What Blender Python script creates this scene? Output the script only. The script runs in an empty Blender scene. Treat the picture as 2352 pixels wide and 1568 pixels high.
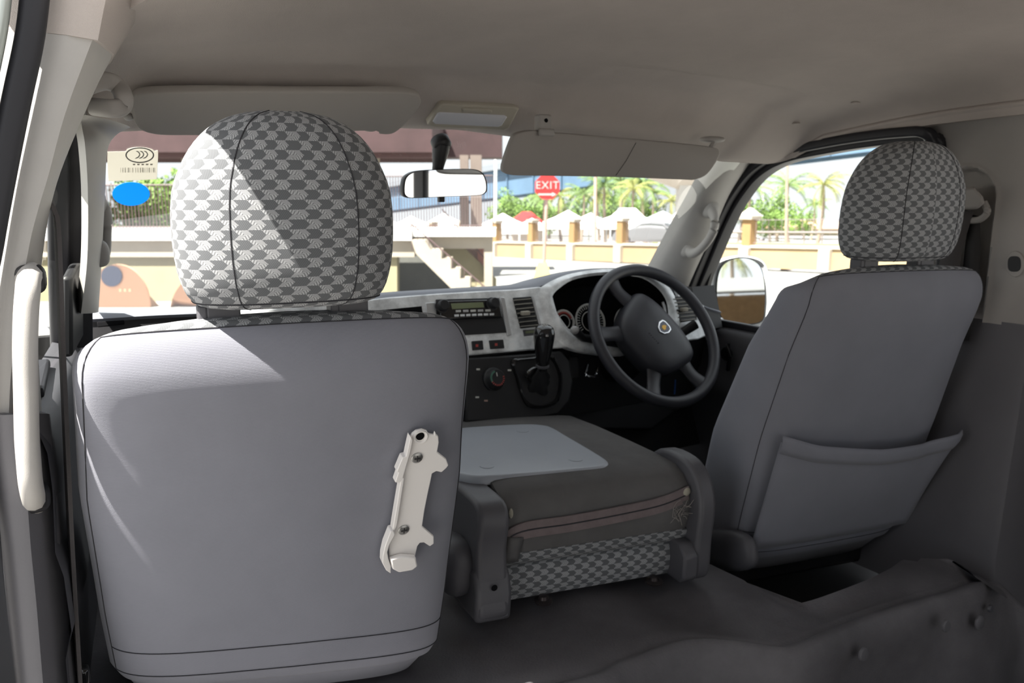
import bpy, bmesh, math, random
from mathutils import Vector as V, Matrix
random.seed(7)
col = bpy.context.scene.collection
PI = math.pi

# ------------------------------------------------------------------ camera model
FPX, CX, CY = 1898., 1176., 784.
YAW, PIT = math.radians(32.0), math.radians(10.56)
FW = V((math.sin(YAW)*math.cos(PIT), math.cos(YAW)*math.cos(PIT), -math.sin(PIT)))
RT = V((math.cos(YAW), -math.sin(YAW), 0)); UP = RT.cross(FW)
def ray(u, v): return FW + RT*((u-CX)/FPX) - UP*((v-CY)/FPX)
def Pd(u, v, d): return ray(u, v)*d
def onX(u, v, X): r = ray(u, v); return r*(X/r.x)
def onY(u, v, Y): r = ray(u, v); return r*(Y/r.y)
def onZ(u, v, Z): r = ray(u, v); return r*(Z/r.z)
def onPl(u, v, p, n): r = ray(u, v); return r*(p.dot(n)/r.dot(n))
ZO = 1.65                                   # camera height over the ground beside the van

# ------------------------------------------------------------------ mesh builder
XF = None
WL = {}                                     # world offset of parents
class MB:
    def __init__(s): s.v = []; s.f = []; s.mi = []; s.uv = []; s.cur = 0
    def face(s, ids, uv=None): s.f.append(ids); s.mi.append(s.cur); s.uv.append(uv)
    def grid(s, P, cu=False, cv=False, uv=None, flip=False):
        b = len(s.v); n = len(P); m = len(P[0])
        for row in P:
            for p in row: s.v.append(tuple(p))
        for i in range(n if cu else n-1):
            for j in range(m if cv else m-1):
                i2, j2 = (i+1) % n, (j+1) % m
                ids = [b+i*m+j, b+i*m+j2, b+i2*m+j2, b+i2*m+j]
                u = None
                if uv: u = [uv(i, j), uv(i, j+1), uv(i+1, j+1), uv(i+1, j)]
                if flip: ids.reverse(); u = u and u[::-1]
                s.face(ids, u)
        return b
    def loft(s, rings, capa=True, capb=True, uv=None, flip=False):
        m = len(rings[0]); b = s.grid(rings, cv=True, uv=uv, flip=flip)
        if capa: s.face([b+j for j in range(m)][::(1 if flip else -1)])
        e = b+(len(rings)-1)*m
        if capb: s.face([e+j for j in range(m)][::(-1 if flip else 1)])
        return s
    def box(s, c, sz, R=None):
        c = V(c); b = len(s.v); h = V(sz)/2
        for dz in (-1, 1):
            for dx, dy in ((-1, -1), (1, -1), (1, 1), (-1, 1)):
                p = V((dx*h.x, dy*h.y, dz*h.z))
                if R: p = R @ p
                s.v.append(tuple(c+p))
        for q in ((3, 2, 1, 0), (4, 5, 6, 7), (0, 1, 5, 4), (1, 2, 6, 5), (2, 3, 7, 6), (3, 0, 4, 7)): s.face([b+k for k in q])
        return s
    def tube(s, path, r, n=10, sx=1., closed=False, upv=(0, 0, 1)):
        path = [V(p) for p in path]; rings = []; L = len(path)
        for i, p in enumerate(path):
            a = path[i-1] if (i or closed) else p
            c = path[(i+1) % L] if (i < L-1 or closed) else p
            t = (c-a).normalized(); q = V(upv)
            if abs(t.dot(q)) > .95: q = V((1, 0, 0))
            x = t.cross(q).normalized(); y = x.cross(t)
            rr = r[i] if isinstance(r, (list, tuple)) else r
            rings.append([p + x*(math.cos(2*PI*k/n)*rr*sx) + y*(math.sin(2*PI*k/n)*rr) for k in range(n)])
        if closed: s.grid(rings, cu=True, cv=True)
        else: s.loft(rings)
        return s
    def sweep(s, path, prof, upv=(0, 0, 1), closed=False):
        """prof: closed list of (a, b) = side, up offsets; upv a vector or one per path point"""
        path = [V(p) for p in path]; rings = []; L = len(path)
        for i, p in enumerate(path):
            a = path[i-1] if (i or closed) else p
            c = path[(i+1) % L] if (i < L-1 or closed) else p
            t = (c-a).normalized(); q = V(upv[i]) if isinstance(upv, list) else V(upv)
            x = t.cross(q).normalized(); y = x.cross(t)
            rings.append([p + x*k[0] + y*k[1] for k in prof])
        if closed: s.grid(rings, cu=True, cv=True)
        else: s.loft(rings)
        return s
    def prism(s, out, off):
        off = V(off); out = [V(p) for p in out]; n = len(out); b = len(s.v)
        for p in out: s.v.append(tuple(p))
        for p in out: s.v.append(tuple(p+off))
        s.face([b+i for i in range(n)][::-1]); s.face([b+n+i for i in range(n)])
        for i in range(n): j = (i+1) % n; s.face([b+i, b+j, b+n+j, b+n+i])
        return s
    def ring(s, outer, inner, off):
        off = V(off); n = len(outer)
        s.grid([[V(p) for p in outer], [V(p)+off for p in outer], [V(p)+off for p in inner], [V(p) for p in inner]], cu=True, cv=True)
        return s
    def lathe(s, prof, c=(0, 0, 0), ax=(0, 0, 1), n=24, caps=True):
        ax = V(ax).normalized(); c = V(c); q = V((0, 0, 1)) if abs(ax.z) < .9 else V((1, 0, 0))
        x = ax.cross(q).normalized(); y = ax.cross(x)
        s.loft([[c + ax*h + x*(math.cos(2*PI*k/n)*r) + y*(math.sin(2*PI*k/n)*r) for k in range(n)] for r, h in prof], caps, caps)
        return s
    def ell(s, c, r, n=20, m=12, R=None, e=1.):
        c = V(c); rings = []
        def sp(a): return math.copysign(abs(a)**e, a)
        for i in range(m+1):
            ph = -PI/2 + PI*(i+.02)/(m+.04)
            rr = []
            for k in range(n):
                th = 2*PI*k/n
                p = V((r[0]*sp(math.cos(ph))*sp(math.cos(th)), r[1]*sp(math.cos(ph))*sp(math.sin(th)), r[2]*sp(math.sin(ph))))
                rr.append(c + ((R @ p) if R else p))
            rings.append(rr)
        s.loft(rings); return s
    def build(s, name, mats, parent=None, smooth=40, bevel=0, sub=0, seg=2, solid=0, label=None, fixn=True):
        if XF: s.v = [tuple(XF(V(p))) for p in s.v]
        me = bpy.data.meshes.new(name); me.from_pydata(s.v, [], s.f)
        if not isinstance(mats, (list, tuple)): mats = [mats]
        for m in mats: me.materials.append(m)
        me.polygons.foreach_set('material_index', s.mi)
        if any(s.uv):
            ul = me.uv_layers.new(name='UVMap')
            for p, u in zip(me.polygons, s.uv):
                if u:
                    for k, li in enumerate(p.loop_indices): ul.data[li].uv = u[k]
                else:
                    for li in p.loop_indices:
                        co = me.vertices[me.loops[li].vertex_index].co; ul.data[li].uv = (co.x, co.y+co.z)
        if fixn:
            bm = bmesh.new(); bm.from_mesh(me); bmesh.ops.recalc_face_normals(bm, faces=bm.faces); bm.to_mesh(me); bm.free()
        if smooth:
            me.shade_smooth()
            if smooth < 180: me.set_sharp_from_angle(angle=math.radians(smooth))
        me.validate()
        o = bpy.data.objects.new(name, me); col.objects.link(o)
        if parent is not None:
            o.parent = parent
            w = WL.get(parent.name, V((0, 0, 0))); o.location = -w
            WL[o.name] = V((0, 0, 0))
        if solid:
            md = o.modifiers.new('solid', 'SOLIDIFY'); md.thickness = solid; md.offset = 0
        if bevel:
            md = o.modifiers.new('bevel', 'BEVEL'); md.width = bevel; md.segments = seg; md.limit_method = 'ANGLE'; md.angle_limit = math.radians(35); md.harden_normals = False
        if sub:
            md = o.modifiers.new('sub', 'SUBSURF'); md.levels = sub; md.render_levels = sub
        if label: o['label'] = label
        return o
def tag(o, label, cat=None, group=None, kind=None):
    o['label'] = label
    if cat: o['category'] = cat
    if group: o['group'] = group
    if kind: o['kind'] = kind
    return o
def thing(name, loc, label, cat, group=None):
    o = bpy.data.objects.new(name, None); col.objects.link(o); o.location = loc; o.empty_display_size = .1
    WL[o.name] = V(loc)
    return tag(o, label, cat, group)
def struct(o, label):
    o['kind'] = 'structure'; o['label'] = label; o['category'] = o.name.split('_')[0]; return o
def copy_tree(o, loc=None, rz=0, sc=1, label=None, parent=None):
    c = o.copy(); col.objects.link(c)
    if parent is not None: c.parent = parent
    for ch in list(o.children): copy_tree(ch, parent=c)
    if loc is not None: c.location = loc; c.rotation_euler = (0, 0, rz); c.scale = (sc, sc, sc)
    if label: c['label'] = label
    return c
def spline(pts, n=8, closed=False):
    pts = [V(p) for p in pts]; out = []; L = len(pts)
    rng = range(L if closed else L-1)
    for i in rng:
        p1, p2 = pts[i], pts[(i+1) % L]
        p0 = pts[i-1] if (i or closed) else p1*2-p2
        p3 = pts[(i+2) % L] if (i+2 < L or closed) else p2*2-p1
        for k in range(n):
            t = k/n
            out.append(.5*((2*p1) + (p2-p0)*t + (2*p0-5*p1+4*p2-p3)*t*t + (3*p1-p0-3*p2+p3)*t**3))
    if not closed: out.append(pts[-1])
    return out
def interp(tab, x):
    if x <= tab[0][0]: return tab[0][1]
    for (a, b), (c, d) in zip(tab, tab[1:]):
        if x <= c: return b+(d-b)*(x-a)/(c-a)
    return tab[-1][1]
def sm(a, b, x):
    t = max(0., min(1., (x-a)/(b-a))); return t*t*(3-2*t)
def rrect(w, h, r, n=5):
    o = []
    for cx, cy, a0 in ((w/2-r, h/2-r, 0), (-w/2+r, h/2-r, PI/2), (-w/2+r, -h/2+r, PI), (w/2-r, -h/2+r, 1.5*PI)):
        for k in range(n+1): a = a0+PI/2*k/n; o.append((cx+r*math.cos(a), cy+r*math.sin(a)))
    return o

# ------------------------------------------------------------------ materials
def nodes(name):
    m = bpy.data.materials.new(name); m.use_nodes = True; nt = m.node_tree
    return m, nt, nt.nodes['Principled BSDF'], nt.nodes['Material Output']
def mat(name, c, rough=.5, metal=0., bump=0., bscale=400., var=0., vscale=6., spec=None, coat=0., sheen=0., emit=0.):
    m, nt, b, out = nodes(name)
    b.inputs['Base Color'].default_value = (*c, 1); b.inputs['Roughness'].default_value = rough; b.inputs['Metallic'].default_value = metal
    if spec is not None: b.inputs['Specular IOR Level'].default_value = spec
    if coat: b.inputs['Coat Weight'].default_value = coat; b.inputs['Coat Roughness'].default_value = .08
    if sheen: b.inputs['Sheen Weight'].default_value = sheen; b.inputs['Sheen Roughness'].default_value = .5
    if emit: b.inputs['Emission Color'].default_value = (*c, 1); b.inputs['Emission Strength'].default_value = emit
    tc = nt.nodes.new('ShaderNodeTexCoord')
    if bump:
        n = nt.nodes.new('ShaderNodeTexNoise'); n.inputs['Scale'].default_value = bscale; n.inputs['Detail'].default_value = 3
        bp = nt.nodes.new('ShaderNodeBump'); bp.inputs['Strength'].default_value = bump; bp.inputs['Distance'].default_value = .002
        nt.links.new(tc.outputs['Object'], n.inputs['Vector']); nt.links.new(n.outputs['Fac'], bp.inputs['Height']); nt.links.new(bp.outputs['Normal'], b.inputs['Normal'])
    if var:
        n = nt.nodes.new('ShaderNodeTexNoise'); n.inputs['Scale'].default_value = vscale; n.inputs['Detail'].default_value = 6; n.inputs['Roughness'].default_value = .65
        r = nt.nodes.new('ShaderNodeMapRange'); r.inputs['From Min'].default_value = .3; r.inputs['From Max'].default_value = .7
        r.inputs['To Min'].default_value = 1-var; r.inputs['To Max'].default_value = 1+var
        mx = nt.nodes.new('ShaderNodeVectorMath'); mx.operation = 'SCALE'; mx.inputs[0].default_value = c
        nt.links.new(tc.outputs['Object'], n.inputs['Vector']); nt.links.new(n.outputs['Fac'], r.inputs['Value'])
        nt.links.new(r.outputs['Result'], mx.inputs['Scale']); nt.links.new(mx.outputs['Vector'], b.inputs['Base Color'])
    return m
class NX:
    """tiny expression helper over math nodes"""
    def __init__(s, nt, sock): s.nt = nt; s.k = sock
    def op(s, o, b=None, c=None):
        n = s.nt.nodes.new('ShaderNodeMath'); n.operation = o
        for i, q in enumerate((s, b, c)):
            if q is None: continue
            if isinstance(q, NX): s.nt.links.new(q.k, n.inputs[i])
            else: n.inputs[i].default_value = q
        return NX(s.nt, n.outputs[0])
    def __add__(s, b): return s.op('ADD', b)
    def __mul__(s, b): return s.op('MULTIPLY', b)
    def __sub__(s, b): return s.op('SUBTRACT', b)
def mixc(nt, fac, a, b):
    n = nt.nodes.new('ShaderNodeMix'); n.data_type = 'RGBA'
    nt.links.new(fac.k, n.inputs[0])
    for i, q in ((6, a), (7, b)):
        if isinstance(q, tuple): n.inputs[i].default_value = (*q, 1)
        else: nt.links.new(q, n.inputs[i])
    return n.outputs[2]
def pattern_mat(name, light, gap, dark, cw=.0137, ch=.0103):
    """woven arrow / hexagon check upholstery; UVs are metres"""
    m, nt, b, out = nodes(name)
    uvn = nt.nodes.new('ShaderNodeUVMap'); sp = nt.nodes.new('ShaderNodeSeparateXYZ'); nt.links.new(uvn.outputs[0], sp.inputs[0])
    a = NX(nt, sp.outputs[0])*(1/cw); q = NX(nt, sp.outputs[1])*(1/ch)
    fq = q.op('FRACT'); iq = q.op('FLOOR')
    zig = (fq-.5).op('ABSOLUTE')*.8
    a2 = a + iq + zig
    par = (a2.op('FLOOR')*.5).op('FRACT').op('GREATER_THAN', .25)      # 1 = light arrow
    fa = a2.op('FRACT')
    chev = (fq*5.0 + (fa-.45).op('ABSOLUTE')*4.2).op('FRACT').op('GREATER_THAN', .42)
    lines = mixc(nt, chev, gap, light)
    dg = (a*7.0 + q*3.0).op('FRACT').op('GREATER_THAN', .5)
    dk = mixc(nt, dg, dark, tuple(x*1.35 for x in dark))
    nt.links.new(mixc(nt, par, dk, lines), b.inputs['Base Color'])
    b.inputs['Roughness'].default_value = .9; b.inputs['Specular IOR Level'].default_value = .15; b.inputs['Sheen Weight'].default_value = .1
    bp = nt.nodes.new('ShaderNodeBump'); bp.inputs['Strength'].default_value = .25; bp.inputs['Distance'].default_value = .0006
    nt.links.new((chev*par).k, bp.inputs['Height']); nt.links.new(bp.outputs['Normal'], b.inputs['Normal'])
    return m
def cloth_mat(name, c, k=.0014, var=.05):
    """plain knitted seat fabric: fine horizontal ribs, faint random tone"""
    m, nt, b, out = nodes(name)
    tc = nt.nodes.new('ShaderNodeTexCoord'); sp = nt.nodes.new('ShaderNodeSeparateXYZ'); nt.links.new(tc.outputs['Object'], sp.inputs[0])
    n = nt.nodes.new('ShaderNodeTexNoise'); n.inputs['Scale'].default_value = 900; nt.links.new(tc.outputs['Object'], n.inputs['Vector'])
    rib = (NX(nt, sp.outputs[2])*(2*PI/k) + NX(nt, n.outputs['Fac'])*2.5).op('SINE')
    bp = nt.nodes.new('ShaderNodeBump'); bp.inputs['Strength'].default_value = .14; bp.inputs['Distance'].default_value = .0005
    nt.links.new((rib + NX(nt, n.outputs['Fac'])*3.5).k, bp.inputs['Height']); nt.links.new(bp.outputs['Normal'], b.inputs['Normal'])
    n2 = nt.nodes.new('ShaderNodeTexNoise'); n2.inputs['Scale'].default_value = 14; n2.inputs['Detail'].default_value = 5; nt.links.new(tc.outputs['Object'], n2.inputs['Vector'])
    f = (NX(nt, n2.outputs['Fac']) - .5)*(2*var*2) + 1.
    mx = nt.nodes.new('ShaderNodeVectorMath'); mx.operation = 'SCALE'; mx.inputs[0].default_value = c
    nt.links.new(f.k, mx.inputs['Scale']); nt.links.new(mx.outputs['Vector'], b.inputs['Base Color'])
    b.inputs['Roughness'].default_value = .85; b.inputs['Specular IOR Level'].default_value = .2; b.inputs['Sheen Weight'].default_value = .15
    return m
def glass_mat(name, tint=(.93, .96, .94), refl=.07):
    m, nt, b, out = nodes(name); nt.nodes.remove(b)
    t = nt.nodes.new('ShaderNodeBsdfTransparent'); t.inputs[0].default_value = (*tint, 1)
    g = nt.nodes.new('ShaderNodeBsdfGlossy'); g.inputs['Roughness'].default_value = .01
    lw = nt.nodes.new('ShaderNodeLayerWeight'); lw.inputs['Blend'].default_value = .25
    mr = NX(nt, lw.outputs['Fresnel'])*.16
    mx = nt.nodes.new('ShaderNodeMixShader'); nt.links.new(mr.k, mx.inputs[0]); nt.links.new(t.outputs[0], mx.inputs[1]); nt.links.new(g.outputs[0], mx.inputs[2])
    nt.links.new(mx.outputs[0], out.inputs[0]); return m

M = {}
M['head'] = mat('headliner_felt', (.46, .415, .385), .95, bump=.5, bscale=900, var=.06, vscale=5, spec=.1)
M['pill'] = mat('pale_grey_plastic', (.40, .385, .365), .55, bump=.12, bscale=1500, var=.05, vscale=9, spec=.3)
M['pilld'] = mat('warm_grey_trim_plastic', (.37, .35, .33), .6, bump=.12, bscale=1500, var=.04, spec=.3)
M['visor'] = mat('sun_visor_vinyl', (.37, .345, .32), .7, bump=.1, bscale=900, spec=.2)
M['dkpl'] = mat('dark_grey_plastic', (.085, .085, .095), .5, bump=.15, bscale=1200, spec=.35)
M['lowtrim'] = mat('lower_wall_plastic', (.135, .132, .142), .55, bump=.15, bscale=1300, var=.05, spec=.35)
M['blk'] = mat('black_plastic', (.018, .018, .02), .45, spec=.4)
M['blkm'] = mat('matt_black_plastic', (.008, .008, .009), .9, spec=.05)
M['gloss'] = mat('gloss_black_plastic', (.01, .01, .011), .12, spec=.5, coat=.5)
M['rub'] = mat('black_rubber_seal', (.016, .016, .02), .5, spec=.4)
M['dash'] = mat('dash_pad_vinyl', (.20, .21, .24), .55, bump=.2, bscale=900, spec=.35)
M['silv'] = mat('worn_silver_fascia', (.80, .82, .83), .42, metal=.25, var=.36, vscale=22, bump=.05)
M['silvl'] = mat('bright_silver_trim', (.62, .63, .64), .3, metal=.6)
M['cloth'] = cloth_mat('plain_seat_fabric', (.222, .227, .262), .0017)
M['pat'] = pattern_mat('arrow_check_upholstery', (.40, .41, .42), (.19, .195, .20), (.105, .11, .116))
M['seam'] = mat('dark_stitching', (.03, .03, .035), .9)
M['spl'] = mat('seat_grey_plastic', (.095, .094, .104), .45, bump=.1, bscale=1500, spec=.4)
M['white'] = mat('white_abs_plastic', (.88, .85, .82), .45, bump=.05, bscale=200, spec=.4)
M['steel'] = mat('zinc_screw_steel', (.45, .45, .44), .35, metal=.9)
M['mat'] = mat('vinyl_floor_mat', (.12, .115, .122), .55, bump=.35, bscale=260, var=.25, vscale=7, spec=.4)
M['bare'] = mat('bare_black_floor', (.012, .011, .011), .7, spec=.3)
M['zip'] = mat('dusty_mauve_zip_tape', (.19, .155, .155), .9, bump=.4, bscale=1500, var=.15, vscale=40)
M['worn'] = mat('faded_grey_seat_cloth', (.125, .122, .122), .9, bump=.3, bscale=1400, var=.14, vscale=10, spec=.15)
M['tray'] = mat('grey_tray_plastic', (.36, .385, .43), .38, bump=.12, bscale=900, var=.05, spec=.5)
M['glass'] = glass_mat('clear_glass')
M['mirror'] = mat('silvered_mirror', (.85, .87, .88), .02, metal=1.)
M['rimm'] = mat('black_wheel_rim_polyurethane', (.042, .043, .052), .42, bump=.12, bscale=1500, spec=.45)
M['belt'] = mat('brown_grey_belt_webbing', (.075, .068, .068), .8, bump=.4, bscale=1400)
M['beltd'] = mat('black_belt_webbing', (.03, .028, .028), .7, bump=.4, bscale=1400)
M['lens'] = mat('frosted_lamp_lens', (.55, .56, .60), .25, spec=.5)
M['lampb'] = mat('yellowed_lamp_housing', (.40, .37, .31), .55, spec=.3)
M['lcd'] = mat('green_display_panel', (.20, .23, .13), .3)
M['red'] = mat('red_marking', (.42, .06, .05), .5)
M['green'] = mat('green_marking', (.08, .22, .16), .5)
M['pale'] = mat('pale_print', (.55, .55, .52), .6)
def thin_mat(name, c, k=.6):
    m, nt, b, out = nodes(name); b.inputs['Base Color'].default_value = (*c, 1); b.inputs['Roughness'].default_value = .6
    t = nt.nodes.new('ShaderNodeBsdfTranslucent'); t.inputs[0].default_value = (*c, 1)
    x = nt.nodes.new('ShaderNodeMixShader'); x.inputs[0].default_value = k
    nt.links.new(b.outputs[0], x.inputs[1]); nt.links.new(t.outputs[0], x.inputs[2]); nt.links.new(x.outputs[0], out.inputs[0]); return m
M['paper'] = thin_mat('cream_sticker_paper', (.68, .66, .61))
M['blue'] = thin_mat('bright_blue_sticker', (.02, .42, .88))
M['ink'] = mat('grey_ink', (.18, .18, .17), .7)
M['navy'] = mat('navy_enamel', (.03, .03, .07), .2, coat=.6)
M['gold'] = mat('gold_print', (.6, .35, .08), .35, metal=.7)
M['chrome'] = mat('chrome', (.75, .76, .78), .12, metal=1.)
M['carsil'] = mat('silver_car_paint', (.16, .165, .175), .4, coat=.3)
M['car'] = mat('white_car_paint', (.82, .83, .84), .25, coat=.7)
M['carg'] = mat('tinted_car_glass', (.05, .06, .06), .08, spec=.6)
M['tyre'] = mat('tyre_rubber', (.03, .03, .03), .8)
# outdoors
M['conc'] = mat('pale_concrete_pavement', (.25, .245, .235), .9, var=.08, vscale=.6, bump=.2, bscale=30)
M['cream'] = mat('cream_render', (.33, .29, .235), .9, var=.08, vscale=1.2)
M['yell'] = mat('ochre_render', (.27, .24, .145), .9, var=.08, vscale=1.2)
M['cop'] = mat('white_coping', (.72, .72, .70), .8, var=.05, vscale=1.5)
M['dgrey'] = mat('dark_grey_panel', (.10, .10, .09), .8, var=.15, vscale=1.5)
M['brn'] = mat('brown_column_paint', (.20, .16, .14), .8, var=.1, vscale=2)
M['maroon'] = mat('maroon_canopy_boards', (.062, .034, .036), .8, var=.2, vscale=1.)
M['mauve'] = mat('mauve_plaster', (.40, .30, .27), .9, var=.12, vscale=2)
M['iron'] = mat('dark_red_iron_railing', (.10, .06, .06), .6)
M['girder'] = mat('blue_painted_steel', (.10, .17, .26), .6, var=.12, vscale=.25)
M['girdl'] = mat('pale_bridge_deck', (.20, .22, .25), .8)
M['fenw'] = mat('ochre_fence_wall', (.36, .265, .15), .9, var=.06, vscale=1)
M['fenp'] = mat('pale_fence_pilaster', (.46, .41, .34), .9)
M['fenc'] = mat('orange_pillar_render', (.30, .185, .08), .9, var=.08, vscale=1)
M['rail'] = mat('grey_iron_pickets', (.20, .16, .17), .7)
M['tent'] = mat('white_tent_canvas', (.86, .85, .82), .8)
M['tentg'] = mat('grey_tent_canvas', (.34, .36, .40), .8)
M['frond'] = mat('palm_green', (.13, .20, .06), .7, var=.3, vscale=.8)
M['frond2'] = mat('yellow_palm_green', (.26, .27, .08), .7, var=.3, vscale=.8)
M['leaf'] = mat('broadleaf_green', (.15, .25, .05), .7, var=.35, vscale=.7)
M['trunk'] = mat('palm_trunk_bark', (.28, .22, .17), .9, var=.2, vscale=3)
M['signr'] = mat('red_sign_face', (.50, .03, .03), .45)
M['signw'] = mat('white_sign_lettering', (.42, .41, .40), .5)
M['pole'] = mat('faded_pink_pole', (.45, .30, .25), .7)
M['polew'] = mat('white_lamp_pole', (.72, .75, .75), .6)
M['ybase'] = mat('yellow_concrete_base', (.62, .47, .16), .9, var=.1, vscale=4)
M['peach'] = mat('peach_board', (.60, .33, .21), .7)
M['grass'] = mat('verge_grass', (.22, .28, .07), .95, var=.2, vscale=.5)
M['roof'] = mat('terracotta_roof', (.50, .30, .22), .9)
M['brown'] = mat('brown_shed_wall', (.26, .16, .08), .9, var=.15)

# ================================================================== VAN SHELL
XC, XH = .88, .80
def zceil(X, Y):
    t = min(1., abs(X-XC)/XH)
    ze = interp([(-1.6, .15), (.83, .138), (1.05, .128), (1.3, .10), (1.48, .068)], Y)
    zc = interp([(-1.6, .285), (0, .28), (.6, .268), (.9, .25), (1.1, .232), (1.22, .212), (1.32, .186), (1.39, .158), (1.44, .132), (1.48, .112)], Y)
    p = 2.7
    z = ze + (zc-ze)*(1-t**p)**(1/p)
    zf = interp([(.08, .07), (.17, .085), (.42, .107), (.8, .111), (1.19, .080), (1.5, .062), (1.68, .058)], X)
    z += (zf-z)*sm(1.30, 1.48, Y)
    # moulded pocket above the driver's visor
    ix = sm(.96, 1.0, X)*(1-sm(1.47, 1.52, X)); iy = sm(1.20, 1.225, Y)
    return z + .010*ix*iy
b = MB()
ys = [-1.6, -1.2, -.8, -.4, -.1, .1, .3, .45, .6, .7, .8, .9, .96, 1.0, 1.04, 1.08, 1.12] + [1.15+.0125*i for i in range(27)]
n = 110
rows = []
for Y in ys:
    lo = []; up = []; xl = interp([(-1.6, .15), (.915, .125), (.925, .165), (1.0, .165), (1.08, .13), (1.2, .085), (1.6, .08)], Y)
    for i in range(n+1):
        a = PI*i/n; X = max(xl, XC-XH*math.cos(a))
        if X == xl: X += .0004*i
        lo.append(V((X, Y, zceil(X, Y)))); up.append(V((X, Y, zceil(X, Y)+.03+.02*math.sin(a))))
    rows.append(lo + up[::-1])
b.loft(rows)
struct(b.build('ceiling', M['head'], smooth=50), 'grey felt headliner over the cab')
CE = bpy.data.objects['ceiling']; CE['category'] = 'ceiling'

b = MB()
b.grid([[V((1.672, Y, zceil(1.678, Y)+.004)), V((1.72, Y, zceil(1.68, Y)+.008)), V((1.80, Y, zceil(1.68, Y)+.03))] for Y in (-1.6, -.8, 0, .5, .8, .9, 1.0, 1.1, 1.2, 1.3, 1.4, 1.5, 1.56)])
struct(b.build('trim_11', M['head'], smooth=60, solid=.01), 'felt roof rail over the right door')
b = MB(); b.box((.10, 1.08, .275), (.24, .26, .02))  # slab above the frame, added to shade the felt pillar top
struct(b.build('trim_12', M['blk']), 'added roof edge slab, out of view, shading the left centre pillar top')
# windscreen -------------------------------------------------------
WP = V((.85, 1.475, .09)); WN = V((0, -.68, -.73)).normalized()     # glass plane through the header
def ws(u, v, off=0.): return onPl(u, v, WP + WN*off, WN)
b = MB()
def wsg(X, t):                       # t 0 top..1 bottom
    z = .125-.40*t; Y = 1.475+(.09-z)*1.0735
    Y += .05*(1-((X-.86)/.75)**2)
    return V((X, Y, z))
xs = [.10+1.52*i/24 for i in range(25)]
b.grid([[wsg(X, t/12) for X in xs] for t in range(13)])
struct(b.build('window_1', M['glass'], smooth=180, fixn=False), 'windscreen glass'); 

# A pillar trims ----------------------------------------------------
def bulge_strip(A, B, out, h, n=8):
    """surface strip between edge lines A and B bulging along out by h"""
    rows = []
    for a, c in zip(A, B):
        rows.append([a.lerp(c, k/n) + out*(h*math.sin(PI*k/n)**.8) for k in range(n+1)])
    return rows
inn = spline([onX(1652, 345, 1.57), onX(1640, 375, 1.565), onX(1600, 450, 1.575), onX(1560, 520, 1.59), onX(1510, 612, 1.60), onX(1470, 690, 1.61)], 5)
outr = spline([onX(1745, 330, 1.67), onX(1722, 372, 1.665), onX(1672, 450, 1.665), onX(1632, 540, 1.665), onX(1585, 645, 1.665), onX(1545, 745, 1.665)], 5)
b = MB(); rows = bulge_strip(inn, outr, V((-.55, -.8, .1)).normalized(), .022)
rows = [[r[0]+V((.01, .05, 0))]+r+[r[-1]+V((.05, .02, 0))] for r in rows]
b.grid(rows)
struct(b.build('trim_1', M['pill'], smooth=60), 'pale grey trim of the right front roof pillar')
innl = spline([onX(300, 292, .175), onX(265, 312, .168), onX(246, 350, .165), onX(240, 450, .160), onX(232, 600, .155), onX(226, 715, .150)], 5)
outl = spline([onX(185, 262, .118), onX(188, 290, .118), onX(196, 340, .116), onX(202, 450, .118), onX(200, 600, .112), onX(186, 720, .105)], 5)
b = MB(); rows = bulge_strip(innl, outl, V((.5, -.85, 0)).normalized(), .012)
rows = [[r[0]+V((0, .06, 0))]+r+[r[-1]+V((-.004, .05, 0))] for r in rows]
b.grid(rows)
struct(b.build('trim_2', M['pill'], smooth=60), 'pale grey trim of the left front roof pillar')

# left centre pillar --------------------------------------------------
YB = 1.0
Lp = [(112, -90), (100, 0), (95, 75), (62, 230), (30, 380), (14, 470), (0, 560), (-22, 700), (-40, 850), (-48, 955)]
Mp = [(255, -90), (232, 0), (212, 92), (150, 260), (112, 400), (88, 480), (68, 560), (44, 700), (26, 850), (20, 955)]
Rf = [(385, -90), (335, 0), (246, 148)]
Mf = [(255, -90), (232, 0), (214, 93)]
Rp = [(385, -90), (335, 0), (292, 75), (222, 195), (142, 345), (108, 450), (92, 560), (84, 700), (90, 850), (97, 955)]
def bp_rings(rng, grow=0., yb=YB, felt=False):
    out = []
    for k in rng:
        l, m_, r_ = onY(*Lp[k], yb), onY(*(Mf if felt else Mp)[k], yb-.012), onY(*(Rf if felt else Rp)[k], yb+.10)
        g = V((grow, -grow, 0))
        pts = [l+V((-.05, .03, 0)), l+V((0, .012, 0)), l+g*.6+V((.004, 0, 0)), l.lerp(m_, .5)+V((0, -.006, 0))+g*.6, m_+g, m_.lerp(r_, .18)+V((.004, .0, 0))+g,
               m_.lerp(r_, .55)+V((.008, -.004, 0))+g, r_+g*.6, r_+V((-.012, .03, 0)), r_+V((-.06, .06, 0))]
        out.append(pts)
    return out
def dens(rings, n=4):
    cols = [spline([r[j] for r in rings], n) for j in range(len(rings[0]))]
    return [[c[i] for c in cols] for i in range(len(cols[0]))]
b = MB(); b.loft(dens(bp_rings(range(2, 10))))
struct(b.build('wall_left', M['pill'], smooth=60), 'pale grey upper trim of the left centre pillar')
b = MB(); b.loft(dens(bp_rings(range(0, 3), .004, YB, True)))
struct(b.build('trim_3', M['head'], smooth=60), 'felt covered top of the left centre pillar')
Lp = [(-48, 950), (-36, 1050), (-18, 1150), (0, 1260), (12, 1380), (24, 1500), (36, 1640)]
Mp = [(52, 950), (55, 1050), (58, 1150), (66, 1260), (78, 1380), (88, 1500), (100, 1640)]
Rp = [(112, 950), (128, 1050), (140, 1150), (150, 1260), (162, 1380), (176, 1500), (195, 1640)]
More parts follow.
